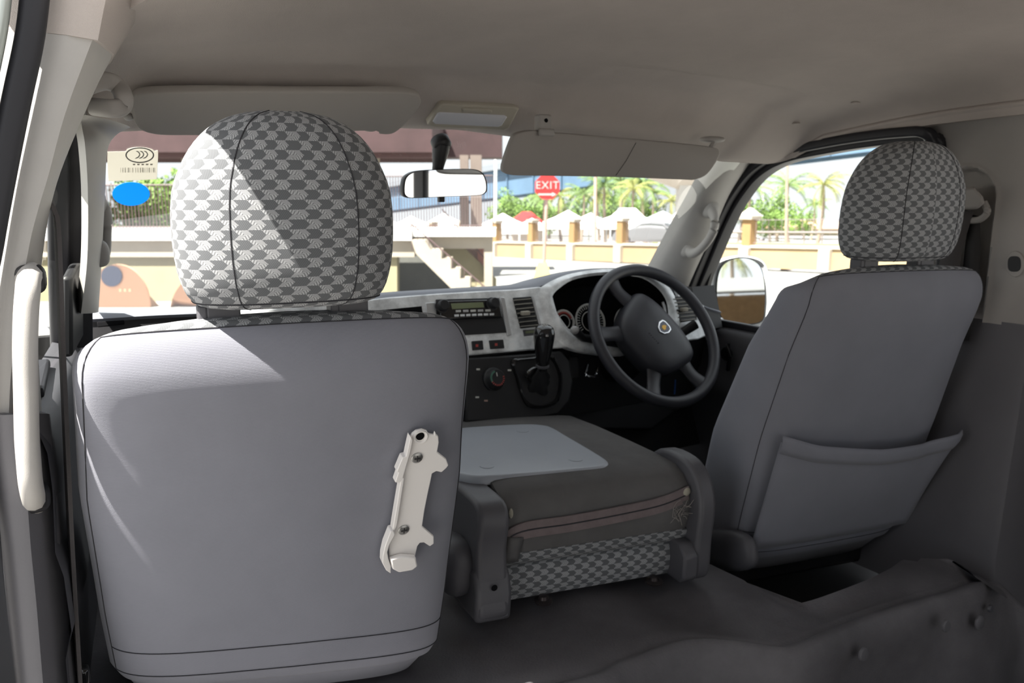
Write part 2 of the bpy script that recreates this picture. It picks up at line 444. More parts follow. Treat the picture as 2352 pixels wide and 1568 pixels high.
b = MB(); b.loft(dens(bp_rings(range(7), .002, YB-.01)))
struct(b.build('trim_4', M['lowtrim'], smooth=60), 'dark grey lower trim of the left centre pillar')
# rubber seal and body edge of the sliding door opening
pth = spline([onY(88, -90, YB-.02), onY(70, 75, YB-.02), onY(38, 230, YB-.02), onY(8, 380, YB-.02), onY(-25, 560, YB-.02), onY(-60, 800, YB-.02), onY(-30, 1260, YB-.02), onY(8, 1640, YB-.02)], 6)
b = MB(); b.sweep(pth, [(x*1.0, y) for x, y in rrect(.026, .02, .008)], upv=(0, 1, 0))
struct(b.build('trim_5', M['rub'], smooth=60), 'black rubber seal of the sliding door opening')
pth = [p+V((-.026, -.005, 0)) for p in pth]
b = MB(); b.sweep(pth, rrect(.014, .03, .006), upv=(0, 1, 0))
struct(b.build('trim_6', mat('grey_sill_metal', (.33, .36, .34), .3, metal=.5), smooth=60), 'bare metal edge of the sliding door opening')

# right wall --------------------------------------------------------
def xr(z): return 1.74 if z > -.32 else 1.74-.09*(-.32-z)/.46
zt = [.15, .142, .13, .10, .07, .052, .048, .044, .040, .036, .032, .028, .024, .020, .016, .012, .008, .004, 0, -.01, -.03, -.06, -.12, -.18, -.24, -.276]
rows = []
def rear_edge(z): return interp([(-.8, 1.12), (-.30, 1.10), (-.2, 1.075), (-.1, 1.055), (0, 1.055), (.06, 1.06), (.10, 1.085), (.13, 1.12)], z)
b = MB()
for z in zt:
    ye = rear_edge(z); row = []
    z1 = z
    for k in range(61):
        t = k/60; Y = ye+(.835-ye)*t
        zz = z + (.010*t if z > .12 else 0)
        X = 1.745 - .012*sm(0, .2, t)
        # sunk arch round the belt anchor
        rr_ = math.hypot(Y-.985, max(0, z+.022))/.062
        ins = 1-sm(.86, 1.04, rr_)
        row.append(V((X+.020*ins-.004*math.exp(-((rr_-1.05)/.08)**2), Y, zz)))
    rows.append([V((1.80, ye+.015, z)), V((1.755, ye+.006, z))]+row+[V((1.745, .815, z)), V((1.80, .812, z))])
b.grid(rows)
struct(b.build('wall_right', M['pilld'], smooth=50), 'grey upper trim of the right centre pillar')
zl = [-.270, -.30, -.36, -.45, -.55, -.65, -.74, -.80, -.86]
b = MB(); rows = []
for z in zl:
    X = xr(z)-.006; yb = interp([(-.9, .775), (-.75, .80), (-.3, .825)], z)
    rows.append([V((X+.05, 1.15, z)), V((X, 1.13, z)), V((X, 1.0, z)), V((X, .9, z)), V((X-.004, yb+.012, z)), V((X, yb+.003, z)), V((X+.02, yb, z)), V((1.83, yb-.01, z))])
b.grid(rows)
struct(b.build('trim_7', M['lowtrim'], smooth=40), 'dark grey lower trim of the right centre pillar')
# rest of the right side behind the pillar, out to the tail
b = MB()
b.box((1.80, -.4, -.72), (.03, 2.44, .80)); b.box((1.79, -.4, .16), (.03, 2.44, .12)); b.box((1.80, -1.55, -.1), (.03, .12, .5)); b.box((1.80, -.35, -.1), (.03, .10, .5))
b.box((1.80, .73, -.1), (.03, .14, .5))
b.box((-.025, -.60, -.42), (.03, 2.02, 1.4))  # unseen left panel, run forward to cut light on the passenger seat
b.box((.88, -1.61, -1.05), (1.85, .03, .16)); b.box((.88, -1.61, .17), (1.85, .03, .24)); b.box((.05, -1.61, -.1), (.16, .03, .6)); b.box((1.72, -1.61, -.1), (.16, .03, .6))
struct(b.build('trim_8', M['blk'], bevel=.01), 'dark side panel behind the right centre pillar, with an unseen left panel cutting light')

# door openings: black seals ----------------------------------------
XW = 1.685
pth = spline([onX(1548, 770, XW), onX(1580, 675, XW), onX(1612, 595, XW), onX(1652, 500, XW), onX(1685, 440, XW), onX(1728, 388, XW), onX(1790, 353, XW), onX(1900, 328, XW), onX(2000, 312, XW), onX(2080, 304, XW), onX(2120, 304, XW), onX(2142, 322, XW+.02), onX(2156, 380, XW+.04), onX(2166, 480, XW+.05), onX(2166, 620, XW+.05), onX(2150, 760, XW+.05)], 6)
b = MB(); b.sweep(pth, rrect(.022, .03, .007), upv=(1, 0, 0))
p2 = [p+V((.035, -.004, -.012)) for p in pth]
b.sweep(p2, rrect(.02, .045, .005), upv=(1, 0, 0))
struct(b.build('trim_9', M['rub'], smooth=60), 'black seal round the right door window')
# right door: inner panel, sill, sail triangle, glass
b = MB(); rows = []
for z, x in ((-.385, 1.735), (-.392, 1.715), (-.405, 1.705), (-.44, 1.702), (-.50, 1.70), (-.52, 1.685), (-.56, 1.68), (-.60, 1.70), (-.86, 1.71)):
    rows.append([V((x, 1.10, z)), V((x, 1.3, z)), V((x, 1.5, z)), V((x, 1.72, z)), V((x+.02, 1.80, z))])
b.grid(rows)
d1 = b.build('door_1', M['dkpl'], smooth=50); struct(d1, "dark inner panel of the driver's door"); d1['category'] = 'door'
b = MB(); b.box((1.735, 1.42, -.378), (.02, .66, .018)); b.build('window_sill', M['rub'], d1, bevel=.004)
b = MB(); b.prism([onX(1587, 648, 1.72), onX(1612, 600, 1.72), onX(1640, 560, 1.72), onX(1634, 620, 1.72), onX(1622, 660, 1.72), onX(1620, 752, 1.72), onX(1578, 760, 1.72)], (.02, 0, 0))
b.build('sail_panel', M['blk'], d1, bevel=.004)
b = MB(); b.lathe([(.0, .0), (.018, .001), (.019, .008), (.016, .012), (0, .012)], onX(1672, 812, 1.69), (-1, 0, 0)); b.tube([onX(1672, 790, 1.68), onX(1676, 820, 1.675), onX(1672, 850, 1.68)], .006, 8)
b.build('door_pull', M['gloss'], d1)
b = MB(); b.grid([[V((1.745, y, -.385)), V((1.742, y, -.15)), V((1.735, y, .02)), V((1.72, y, .11))] for y in (1.05, 1.2, 1.4, 1.6, 1.78)])
struct(b.build('window_2', M['glass'], smooth=180, fixn=False), "driver's door window glass")
# left door: inner panel, frame, glass
b = MB(); rows = []
for z, dx in ((-.255, -.03), (-.262, .0), (-.285, .012), (-.33, .014), (-.40, .006), (-.43, .018), (-.50, .022), (-.53, .004), (-.70, .0), (-.86, .0)):
    rows.append([V((.022+dx*.5, 1.0, z)), V((.040+dx, 1.15, z)), V((.066+dx, 1.35, z)), V((.092+dx, 1.52, z)), V((.105+dx, 1.62, z)), V((.10+dx, 1.75, z))])
b.grid(rows)
d2 = b.build('door_2', M['dkpl'], smooth=50); struct(d2, "dark inner panel of the passenger's door"); d2['category'] = 'door'
b = MB(); b.box((.03, 1.26, -.252), (.03, .2, .014), Matrix.Rotation(-.09, 3, 'Z')); b.build('window_sill', M['rub'], d2, bevel=.004)
b = MB(); b.prism([V((.085, 1.38, -.25)), V((.095, 1.38, -.13)), V((.112, 1.44, -.115)), V((.12, 1.50, -.12)), V((.115, 1.56, -.25))], (-.015, 0, 0)); b.build('sail_panel', M['blk'], d2, bevel=.005)
pth = spline([V((.106, 1.60, -.27)), V((.112, 1.545, -.13)), V((.120, 1.50, -.0)), V((.122, 1.47, .055)), V((.112, 1.40, .092)), V((.10, 1.3, .105)), V((.085, 1.15, .112)), V((.07, 1.02, .115))], 6)
b = MB(); b.sweep(pth, rrect(.02, .05, .006), upv=(1, 0, 0)); p2 = [p+V((-.026, -.012, -.01)) for p in pth]; b.sweep(p2, rrect(.03, .03, .005), upv=(1, 0, 0))
struct(b.build('trim_10', M['rub'], smooth=60), 'black seal round the left door window')
b = MB(); b.grid([[V((-.012+.085*t, 1.02+.44*t, -.255)), V((.012+.085*t, 1.02+.44*t, -.05)), V((.04+.085*t, 1.02+.44*t, .09))] for t in (0, .5, 1)])
struct(b.build('window_3', M['glass'], smooth=180, fixn=False), "passenger's door window glass")
b = MB(); b.tube([V((.06, 1.40, .08)), V((.038, 1.415, -.05)), V((.02, 1.43, -.25))], .007, 8)
b.build('glass_run', M['dkpl'], d2)

# floor ----------------------------------------------------------------
b = MB(); b.box((.87, .35, -1.12), (1.9, 3.9, .04)); b.box((.87, 1.55, -.90), (1.76, 1.35, .04))
b.box((.87, 2.05, -.62), (1.7, .03, .6))
struct(b.build('floor', M['bare']), 'bare dark cab floor under the mat'); bpy.data.objects['floor']['category'] = 'floor'
ridge = spline([V((-.0, 1.0, -.74)), V((.3, .97, -.745)), V((.55, .93, -.742))] + [onZ(u, v, -.742) for u, v in ((1376, 1568), (1430, 1540), (1480, 1521), (1535, 1500), (1590, 1485), (1645, 1482), (1700, 1487), (1765, 1496), (1830, 1500), (1915, 1466), (2000, 1430), (2100, 1398), (2200, 1370), (2252, 1352))] + [onZ(2300, 1352, -.765), onZ(2345, 1392, -.80)], 4)
torn = [(1.09, 1.03), (1.12, .995)]
b = MB(); rows = []
torn_px = [(1728, 1342), (1758, 1366), (1800, 1394), (1850, 1398), (1895, 1386), (1960, 1362), (2020, 1338), (2070, 1312), (2090, 1296), (2106, 1290), (2124, 1304), (2140, 1286), (2168, 1292), (2200, 1290), (2240, 1304), (2290, 1345), (2340, 1385)]
tornp = [onZ(u, v, -.738) for u, v in torn_px]
tornp[-2].z -= .02
for i, r in enumerate(ridge):
    X = r.x
    if X < 1.085:
        F = V((X+.35*0, 2.2, -.735))
    else:
        tx = [p for p in tornp]
        F = None
        for p, q in zip(tx, tx[1:]):
            if (p.x-X)*(q.x-X) <= 0 and abs(q.x-p.x) > 1e-6:
                F = p.lerp(q, (X-p.x)/(q.x-p.x)); break
        if F is None: F = tx[0] if X < tx[0].x else tx[-1]
        F = F + V((0, .02, .0))
    row = []
    wob = .010*math.sin(X*9)+.006*math.sin(X*23+1)
    for t in (1, .75, .55, .4, .28, .18, .1, .03):
        p = (r+V((0, .04, -.001))).lerp(F, t); p.z += wob*4*t*(1-t) + (-.012*math.exp(-((X-.98)/.09)**2)*(1-t)); row.append(p)
    for dy, dz in ((.038, -.001), (.028, -.007), (.018, .005), (.006, .009), (-.004, .002), (-.012, -.012), (-.018, -.035), (-.024, -.09), (-.03, -.18), (-.034, -.30), (-.03, -.385)):
        bul = .018*math.sin(X*11+.6) if dz < -.05 else 0
        row.append(r+V((.0, dy+bul, dz)))
    rows.append(row)
b.grid(rows)
FM = b.build('floor_mat', M['mat'], smooth=180)
tag(FM, 'worn black vinyl floor mat with torn edge and raised ridge behind the seats', 'floor mat')
def mat_at(u, v): return onY(u, v, .74)
clips = [((1988, 1505), .011, 'plastic stud in the dark mat riser, lower left of the four'), ((2178, 1440), .011, 'recessed plastic stud in the mat riser, left of the large flat stud'), ((2255, 1432), .013, 'large round flat stud near the right corner of the mat riser'), ((2280, 1400), .007, 'small dark stud at the top right corner of the mat riser')]
for (u, v), r, lab in clips:
    R0 = min(ridge, key=lambda p: abs(p.x/p.y - onY(u, v, 1.).x))
    c = onY(u, v, R0.y-.036)
    b = MB(); b.lathe([(0, .0), (r, .0), (r*1.02, .003), (r*.85, .005), (0, .0055)], c+V((0, .006, 0)), (0, -1, .1), 20)
    tag(b.build('trim_clip', M['lowtrim'] if r > .008 else M['dkpl']), lab, 'clip', 'studs in the mat riser')

# ================================================================== FRONT SEATS
def yprof(z): return interp([(-.9, 1.10), (-.30, .937), (-.215, .909), (-.14, .903)], z)
def front_seat(name, x0, x1, zb, zt, lab, hx, hw, pocket, grp, covers=(-1,), yaw=-7., dy=0., kt=0., kb=0.):
    global XF
    xc, hw0 = (x0+x1)/2, (x1-x0)/2
    cyw, syw = math.cos(math.radians(yaw)), math.sin(math.radians(yaw))
    def XF(p):
        x, y = p.x-xc, p.y-.905; k = kt+(kb-kt)*max(0, min(1, (zt-p.z)/(zt-zb)))
        if p.z > zt+.002: k *= max(0, 1-(p.z-zt)/.05)
        return V((xc+x*cyw-y*syw, .905+dy+x*syw+y*cyw, p.z+k*x))
    T = thing(name, (xc, 1.05, zb), lab, 'seat', grp)
    def yr(z): return yprof(z)
    def th(z): return interp([(-.8, .17), (-.5, .175), (-.3, .135), (-.21, .10), (-.14, .075)], z)
    N = 64
    def ring(z, hw_, ins, thk):
        y0 = yr(z)+ins; out = []
        for k in range(N):
            a = 2*PI*k/N - PI/2
            c, s = math.cos(a), math.sin(a); e = 2/5.5
            x = math.copysign(abs(c)**e, c); y = math.copysign(abs(s)**e, s)
            yy = y0+thk/2+thk/2*y - (.006*(1-x*x) if y < 0 else -.01*x*x)
            out.append(V((xc+hw_*x*(1+.055*sm(-1, -.1, y)), yy, z)))
        return out
    rings = []
    def width(z): return hw0*interp([(zb, .97), (zb+.12, 1.0), (zb+.30, 1.02), (zt-.10, .985), (zt, .96)], z)
    zz = [zb+.0, zb+.012]+[zb+.03+(zt-.065-zb-.03)*k/22 for k in range(23)]
    for i, z in enumerate(zz):
        sh = .018 if i == 0 else (.006 if i == 1 else 0)
        rings.append(ring(z, width(z)-sh, sh, th(z)-2*sh))
    nb = len(rings)
    for k in range(1, 10):                     # rounded shoulders
        ph = PI/2*k/9
        z = zt-.065+.065*math.sin(ph); f = 1-math.cos(ph)
        rg = ring(z, width(z)-.036*f, .026*f, th(z)-.030*f)
        y_b = min(p.y for p in rg)
        for p in rg: p.z -= (p.y-y_b)*.85*f
        rings.append(rg)
    last = rings[-1]
    cx = sum((p for p in last), V())/N
    for s, dz in ((.7, .001), (.35, .001)):
        rings.append([V((cx.x+(p.x-cx.x)*(.5+.5*s), cx.y+(p.y-cx.y)*s, p.z+dz)) for p in last])
    arc = [0]
    for k in range(N): arc.append(arc[-1]+(rings[8][(k+1) % N]-rings[8][k]).length)
    b = MB(); n = len(rings)
    zl = [0]
    for i in range(n-1): zl.append(zl[-1]+(rings[i+1][0]-rings[i][0]).length)
    b.loft(rings, uv=lambda i, j: (arc[j], zl[i]))
    # patterned panel: front of the backrest and the crown of the shoulders
    fi = 0
    for i in range(n-1):
        for j in range(N):
            a = 2*PI*(j+.5)/N - PI/2
            front = math.sin(a) > .45
            if front or i >= nb+5: b.mi[fi] = 1
            fi += 1
    b.mi[-1] = 1
    bk = b.build('backrest', [M['cloth'], M['pat']], T, smooth=180)
    # stitched seams down the rear corners, along the crown and the hem
    def edge(j, i0, i1): return [rings[i][j % N] for i in range(i0, i1)]
    b = MB()
    for j in (-13, 13): b.tube([p+V((0, -.0006, 0)) for p in edge(j, 2, nb+6)], .0007, 6)
    b.tube([p+V((0, -.0004, .0004)) for p in rings[nb+5][-13:]+rings[nb+5][:14]], .0007, 6)
    for i in (4, 2): b.tube([p+V((0, -.0005, 0)) for p in rings[i][-13:]+rings[i][:14]], .0007, 6)
    b.build('seam', M['seam'], bk)
    # hem skirt hanging below
    b = MB()
    lo = [V((xc+(p.x-xc)*.97, p.y+.03+.0, zb-.035)) for p in rings[0]]
    b.loft([[V((xc+(p.x-xc)*.99, p.y+.006, p.z)) for p in rings[1]], lo])
    b.build('hem', M['cloth'], bk, smooth=60)
    # cushion
    cr = []
    for t, g in ((0, .9), (.06, .98), (.2, 1), (.5, 1.02), (.8, 1.0), (.95, .95), (1, .86)):
        y = 1.12+.26*t
        cr.append([V((xc+hw0*1.0*g*px/.5, y, zb+.05+.055*pz/.5*g-.02*t)) for px, pz in rrect(1, 1, .28, 4)])
    b = MB(); b.loft(cr, uv=lambda i, j: (j*.03, i*.08)); b.build('cushion', M['pat'], T, smooth=60)
    b = MB(); b.box((xc, 1.26, zb-.03), (hw0*1.7, .26, .10)); b.build('base', M['blk'], T, bevel=.01)
    for sx in covers:
        b = MB(); b.ell((xc+sx*(hw0*1.03), 1.09, zb+.03), (.022, .085, .042), e=.7, R=Matrix.Rotation(-.35, 3, 'X')); b.build('hinge_cover', M['spl'], T, smooth=60)
    # headrest
    H = [(-.132, .70, .60), (-.128, .82, .78), (-.118, .90, .92), (-.10, .955, 1.0), (-.075, .99, 1.03), (-.04, 1.0, 1.02), (-.005, .975, .98), (.02, .90, .92), (.04, .81, .84), (.056, .70, .74), (.068, .57, .62), (.076, .42, .48), (.0805, .24, .30)]
    hr = []; NH = 56
    H2 = spline([V(h) for h in H], 2)
    for z, w, t in H2:
        rr = []
        for k in range(NH):
            a = 2*PI*k/NH-PI/2; c, s = math.cos(a), math.sin(a); e = 2/2.7
            rr.append(V((hx+hw*w*math.copysign(abs(c)**e, c), .932+.30*0-.012*(z/.1)*.6+.066*t*math.copysign(abs(s)**e, s), z)))
        hr.append(rr)
    arc = [0]
    for k in range(NH): arc.append(arc[-1]+(hr[9][(k+1) % NH]-hr[9][k]).length)
    zl = [0]
    for i in range(len(hr)-1): zl.append(zl[-1]+(hr[i+1][0]-hr[i][0]).length)
    b = MB(); b.loft(hr, uv=lambda i, j: (arc[j], zl[i]))
    hd = b.build('headrest', M['pat'], T, smooth=180)
    b = MB()
    for sgn in (-1, 1):
        path = []
        for z, w, t in H2:
            a = sgn*.47-PI/2; c, s = math.cos(a), math.sin(a); e = 2/2.7
            path.append(V((hx+hw*w*math.copysign(abs(c)**e, c), .932-.012*(z/.1)*.6+.066*t*math.copysign(abs(s)**e, s)-.0002, z)))
        b.tube(path, .0007, 6)
    b.tube([p+V((0, -.0005, -.0003)) for p in hr[3]], .0008, 6, closed=True)
    b.build('seam', M['seam'], hd)
    for sgn in (-1, 1):
        px = hx+sgn*.073
        b = MB(); b.box((px, .945, -.139), (.036, .03, .024)); b.box((px-.022, .943, -.139), (.010, .026, .020)); b.tube([V((px, .945, -.15)), V((px, .945, -.10))], .006, 8)
        b.build('headrest_guide', M['spl'], hd, bevel=.004)
    if pocket:
        # sagging pocket on the lower back: front wall and cuff
        j0, j1 = -12, 15
        zc = lambda t: interp([(0, -.475), (.15, -.495), (.5, -.515), (.8, -.52), (1, -.50)], t)
        top = []; lowr = []; mid = []
        def backpt(t, z):
            X = x0+.012+(x1-x0-.016)*t; return V((X, yr(z)-.006*(1-((X-xc)/hw0)**2)-.003, z))
        cols = []
        for k in range(25):
            t = k/24; sag = .040*math.sin(PI*t)**.6+.030*sm(.80, .99, t)
            zt_ = zc(t)-.0; c = []
            for q in range(13):
                f = q/12; z = zt_+(zb+.045-zt_)*f
                p = backpt(t, z); bulge = (sag*(1-f)**1.3+.010*math.sin(PI*f)*math.sin(PI*t))
                cols_p = p+V((.02*sm(.85, 1, t)*(1-f)**2, -bulge-.002, 0)); c.append(cols_p)
            cols.append(c)
        b = MB(); b.grid(cols); b.build('pocket', M['cloth'], bk, smooth=180, solid=.003)
        b = MB(); b.grid([[c[0]+V((0, -.003, .014)), c[0]+V((0, -.0045, .004)), c[0].lerp(c[1], .5)+V((0, -.005, 0)), c[1].lerp(c[2], .1)+V((0, -.003, 0))] for c in cols]); b.build('pocket_cuff', M['cloth'], bk, smooth=180, solid=.003)
    fwd = XF; XF = None
    return T, fwd, nb
SL, XL_, nbL = front_seat('front_seat', .056, .498, -.668, -.142, 'grey fabric front passenger seat with broken white holder screwed to its back', .279, .121, False, 'front seats', (), -7., 0., -.012, -.16)
SR, XR_, nbR = front_seat('front_seat', 1.188, 1.650, -.765, -.142, "grey fabric driver's seat with a sagging map pocket behind the steering wheel", 1.415, .124, True, 'front seats', (-1,), -7., -.015, -.02, -.05)

# broken white holder ------------------------------------------------------
def yback(X, z): return yprof(z)-.006*(1-((X-.285)/.237)**2)
BP = XL_(V((.455, yback(.455, -.42)-.001, -.42))); BN = (XL_(V((.455, -1+yback(.455, -.42), -.665)))-XL_(V((.455, yback(.455, -.42), -.42)))).normalized()
def bk(x, y, off=0.):                 # zoom pixels of the 780..1140 crop
    return onPl(780+x/3.733, 940+y/3.733, BP+BN*off, BN)
T = thing('broken_holder', BP, 'snapped white plastic bottle holder screwed to the passenger seat back', 'holder')
out = [(600, 222), (615, 195), (650, 168), (700, 157), (740, 170), (755, 195), (800, 205), (808, 175), (822, 205), (838, 215), (843, 270), (828, 350), (905, 410), (925, 465), (905, 490), (865, 525), (820, 515), (785, 535), (770, 610), (750, 700), (720, 850), (700, 985), (800, 1072), (800, 1135), (765, 1158), (715, 1125), (680, 1128), (660, 1155), (640, 1240), (645, 1275), (655, 1315), (610, 1350), (560, 1362), (495, 1368), (440, 1340), (425, 1300), (420, 1240), (415, 1150), (440, 1020), (465, 940), (500, 700), (530, 520), (560, 400), (580, 320)]
b = MB(); b.prism([bk(x, y, .006) for x, y in out], BN*.0045)
b.build('plate', M['white'], T, bevel=.0012, smooth=30)
b = MB()
def flange(pts, h0, h1):
    b.prism([bk(x, y, .004) for x, y in pts], BN*h1)
flange([(583, 190), (602, 222), (585, 320), (560, 405), (515, 560), (487, 585), (452, 583), (480, 500), (465, 490), (515, 370), (545, 362)], 0, .012)
flange([(505, 540), (532, 545), (470, 950), (440, 1010), (432, 985)], 0, .012)
flange([(436, 985), (450, 1020), (400, 1110), (385, 1170), (395, 1230), (415, 1290), (414, 1352), (375, 1325), (342, 1265), (345, 1200), (365, 1110), (412, 990)], 0, .014)
b.build('torn_rib', M['white'], T, bevel=.001, smooth=30)
b = MB(); b.prism([bk(x, y, .012) for x, y in ((422, 1255), (520, 1228), (640, 1238), (645, 1275), (655, 1315), (610, 1350), (495, 1368), (440, 1340))], BN*.008)
b.build('foot_ledge', M['white'], T, bevel=.002, smooth=30)
for x, y in ((662, 413), (548, 1030)):
    b = MB(); c = bk(x, y, .0105); b.lathe([(0, 0), (.0075, 0), (.0075, .0012), (.006, .0022), (0, .0026)], c, BN, 20)
    sc = b.build('screw', M['steel'], T)
    b = MB(); X_ = BN.cross(V((0, 0, 1))).normalized(); Z_ = X_.cross(BN)
    for d in (X_, Z_): b.tube([c+BN*.0027-d*.004, c+BN*.0027+d*.004], .0008, 6)
    b.build('cross_slot', M['blk'], sc)
b = MB(); c = bk(690, 228, .0107); b.lathe([(0, 0), (.0055, 0), (.0055, .0006), (0, .0006)], c, BN, 18); b.build('screw_hole', M['blkm'], T)
b = MB(); b.lathe([(.0066, 0), (.0095, .0), (.0090, .0018), (.0070, .0012), (.0066, 0)], bk(692, 236, .0106), BN, 24, False); b.build('hole_rim', M['white'], T)

# ================================================================== FOLDED MIDDLE SEAT
MA = onZ(1140, 1385, -.705); MBp = onZ(1543, 1316, -.722)
ex = (MBp-MA); MW = ex.length; ex.normalize(); ey = V((-ex.y, ex.x, 0)).normalized(); ez = ex.cross(ey).normalized()
if ez.z < 0: ez = -ez
def ml(x, y, z): return MA+ex*x+ey*y+ez*z
T = thing('folded_middle_seat', ml(MW/2, .25, 0), 'folded middle seat with torn zip and tray back between the front seats', 'seat')
def block(name, mt, x0, x1, prof, par=T, n=10, crown=0., uvs=False, sm_=60, xr_=.012):
    """profile (y,z) closed extruded along x with rounded ends"""
    st = [(x0, .90), (x0+xr_*.25, .96), (x0+xr_, 1.)] + [(x0+xr_+(x1-x0-2*xr_)*k/n, 1.) for k in range(1, n)] + [(x1-xr_, 1.), (x1-xr_*.25, .96), (x1, .90)]
    cy = sum(p[0] for p in prof)/len(prof); cz = sum(p[1] for p in prof)/len(prof)
    rings = []
    for x, s in st:
        t = (x-x0)/(x1-x0); cr = crown*math.sin(PI*t)
        rings.append([ml(x, cy+(y-cy)*(1-(1-s)*.25), cz+(z-cz)*s+(cr if z > cz else 0)) for y, z in prof])
    L = [0]
    for k in range(len(prof)): a, c = prof[k], prof[(k+1) % len(prof)]; L.append(L[-1]+math.hypot(a[0]-c[0], a[1]-c[1]))
    b = MB(); b.loft(rings, uv=(lambda i, j: (st[min(i, len(st)-1)][0], -L[j])) if uvs else None)
    return b.build(name, mt, par, smooth=sm_)
block('cushion', M['pat'], .0, MW+.012, spline([V((a, c, 0)) for a, c in ((.0, .012), (-.006, .045))], 4, True) and [(.0, .002), (-.007, .02), (-.007, .045), (.0, .062), (.02, .070), (.46, .075), (.50, .05), (.48, .0)], uvs=True)
prof = [(.0, .098), (-.012, .112), (-.014, .124)]
block('lower_pattern_strip', M['pat'], .004, MW+.016, [(.03, .064), (.0, .066), (-.012, .076), (-.016, .094), (.03, .096)], uvs=True)
back = block('folded_backrest', M['worn'], .0, MW+.020, [(.05, .09), (-.014, .092), (-.019, .115), (-.020, .150), (-.012, .175), (.006, .196), (.035, .207), (.09, .209), (.20, .206), (.35, .200), (.46, .192), (.50, .17), (.49, .12), (.40, .10)], crown=.004, n=14, xr_=.03)
# zip: two tapes following the rear face, line climbing to the right, tail hanging at the left
def zpath(dz):
    return spline([ml(-.014, -.012, .02+dz*.2), ml(-.016, -.016, .07+dz*.4), ml(-.002, -.021, .115+dz*.7), ml(.03, -.023, .136+dz), ml(.12, -.0245, .139+dz), ml(.22, -.0245, .144+dz), ml(.31, -.023, .151+dz), ml(MW+.012, -.016, .163+dz)], 6)
for dz, nm in ((.0075, 'zip_tape'), (-.0075, 'zip_tape')):
    b = MB(); b.sweep(zpath(dz), [(-.0015, -.0072), (.0015, -.0072), (.0015, .0072), (-.0015, .0072)], upv=(0, 0, 1)); b.build(nm, M['zip'], T, smooth=60)
b = MB(); b.tube([p+ey*-.0015 for p in zpath(0)], .0014, 6); b.build('zip_teeth', M['seam'], T)
def frag(c, s, n, seed):
    r = random.Random(seed); b = MB()
    for k in range(n):
        p = ml(*c)+ex*r.uniform(-s, s)+ez*r.uniform(-s, s)*.8-ey*r.uniform(0, .004)
        q = p+ex*r.uniform(-s, s)+ez*r.uniform(-s, s)-ey*r.uniform(.001, .008); b.tube(spline([p, p.lerp(q, .5)+ez*r.uniform(-.004, .004), q], 3), .0005, 4)
    return b
frag((MW-.01, -.02, .135), .016, 26, 3).build('frayed_threads', mat('pale_threads', (.30, .28, .26), .9), T)
b = MB(); b.ell(ml(MW+.006, -.018, .168), (.009, .004, .008), 10, 6); M['foam'] = mat('exposed_foam', (.40, .38, .31), .9, bump=.6, bscale=500); b.build('foam_crumb', M['foam'], T)
b = MB(); b.ell(ml(.012, -.018, .168), (.004, .003, .009), 10, 6); b.build('foam_crumb', M['foam'], T)
b = MB(); b.grid([[ml(.004+.03*a-.006*c, -.024-.004*math.sin(3*a+2*c), .13-.045*c-.004*a) for a in (0, .33, .66, 1)] for c in (0, .25, .5, .75, 1)]); b.build('torn_flap', M['worn'], T, solid=.0025)
b = MB(); b.grid([[ml(-.012-.028*a, -.030-.008*math.sin(4*c), .075-.072*c) for a in (0, .5, 1)] for c in (0, .2, .4, .6, .8, 1)]); b.build('hanging_zip_end', M['zip'], T, solid=.003)
b = MB(); b.box(ml(-.020, -.038, .030), (.006, .003, .018)); b.box(ml(-.022, -.040, .022), (.003, .002, .012)); b.build('zip_slider', M['steel'], T, bevel=.001)
# tray set into the folded back
tr = [ml(x, y, z) for x, y, z in ()]
tp = ml(.16, .26, .206); tn = (ez+ey*.02).normalized()
def tpx(u, v): return onPl(u, v, tp, tn)
tray = [tpx(*p) for p in ((1062, 1092), (1090, 1097), (1130, 1097), (1250, 1088), (1370, 1077), (1392, 1072), (1397, 1065), (1388, 1056), (1350, 1032), (1300, 1003), (1268, 985), (1245, 979), (1200, 977), (1090, 983), (1050, 988), (1030, 1000), (1020, 1040), (1030, 1080))]
tray = spline(tray, 3, True)
ctr = sum((p for p in tray), V())/len(tray)
b = MB(); b.loft([[p+tn*h+(ctr-p).normalized()*i for p in tray] for h, i in ((-.012, -.001), (.001, 0), (.0035, .003), (.004, .008))])
ty = b.build('tray', M['tray'], T, smooth=60)
for u, v in ((1200, 994), (1322, 1060), (1118, 1076)):
    b = MB(); c = tpx(u, v)+tn*.0042; b.lathe([(.011, 0), (.013, 0), (.0125, .0009), (.0112, .0009)], c, tn, 24); b.build('tray_screw_cap', M['tray'], ty)
# side covers
def side_cover(name, x0, x1, pr_, lab=None):
    b = MB(); rr = [[ml(x, y, z) for y, z in pr_] for x in (x0, x1)]
    b.loft(rr); return b.build(name, M['spl'], T, bevel=.008, seg=3, smooth=50, label=lab)
side_cover('side_cover', MW+.016, MW+.052, spline([V((-.004, -.0, 0)), V((-.05, .012, 0)), V((-.045, .08, 0)), V((-.05, .15, 0)), V((-.025, .20, 0)), V((.02, .222, 0)), V((.10, .215, 0)), V((.14, .16, 0)), V((.14, .04, 0)), V((.10, .0, 0))], 4, True) and [(v.x, v.y) for v in spline([V((-.004, .0, 0)), V((-.045, .010, 0)), V((-.048, .08, 0)), V((-.050, .15, 0)), V((-.025, .20, 0)), V((.02, .222, 0)), V((.10, .215, 0)), V((.14, .16, 0)), V((.14, .04, 0)), V((.10, .0, 0))], 4, True)])
b = MB(); b.loft([[ml(x, y, z) for y, z in ((-.052, .012), (-.04, .0), (.06, .0), (.06, .075), (-.03, .075), (-.052, .055))] for x in (MW-.012, MW+.02)]); b.build('cover_foot', M['spl'], T, bevel=.005)
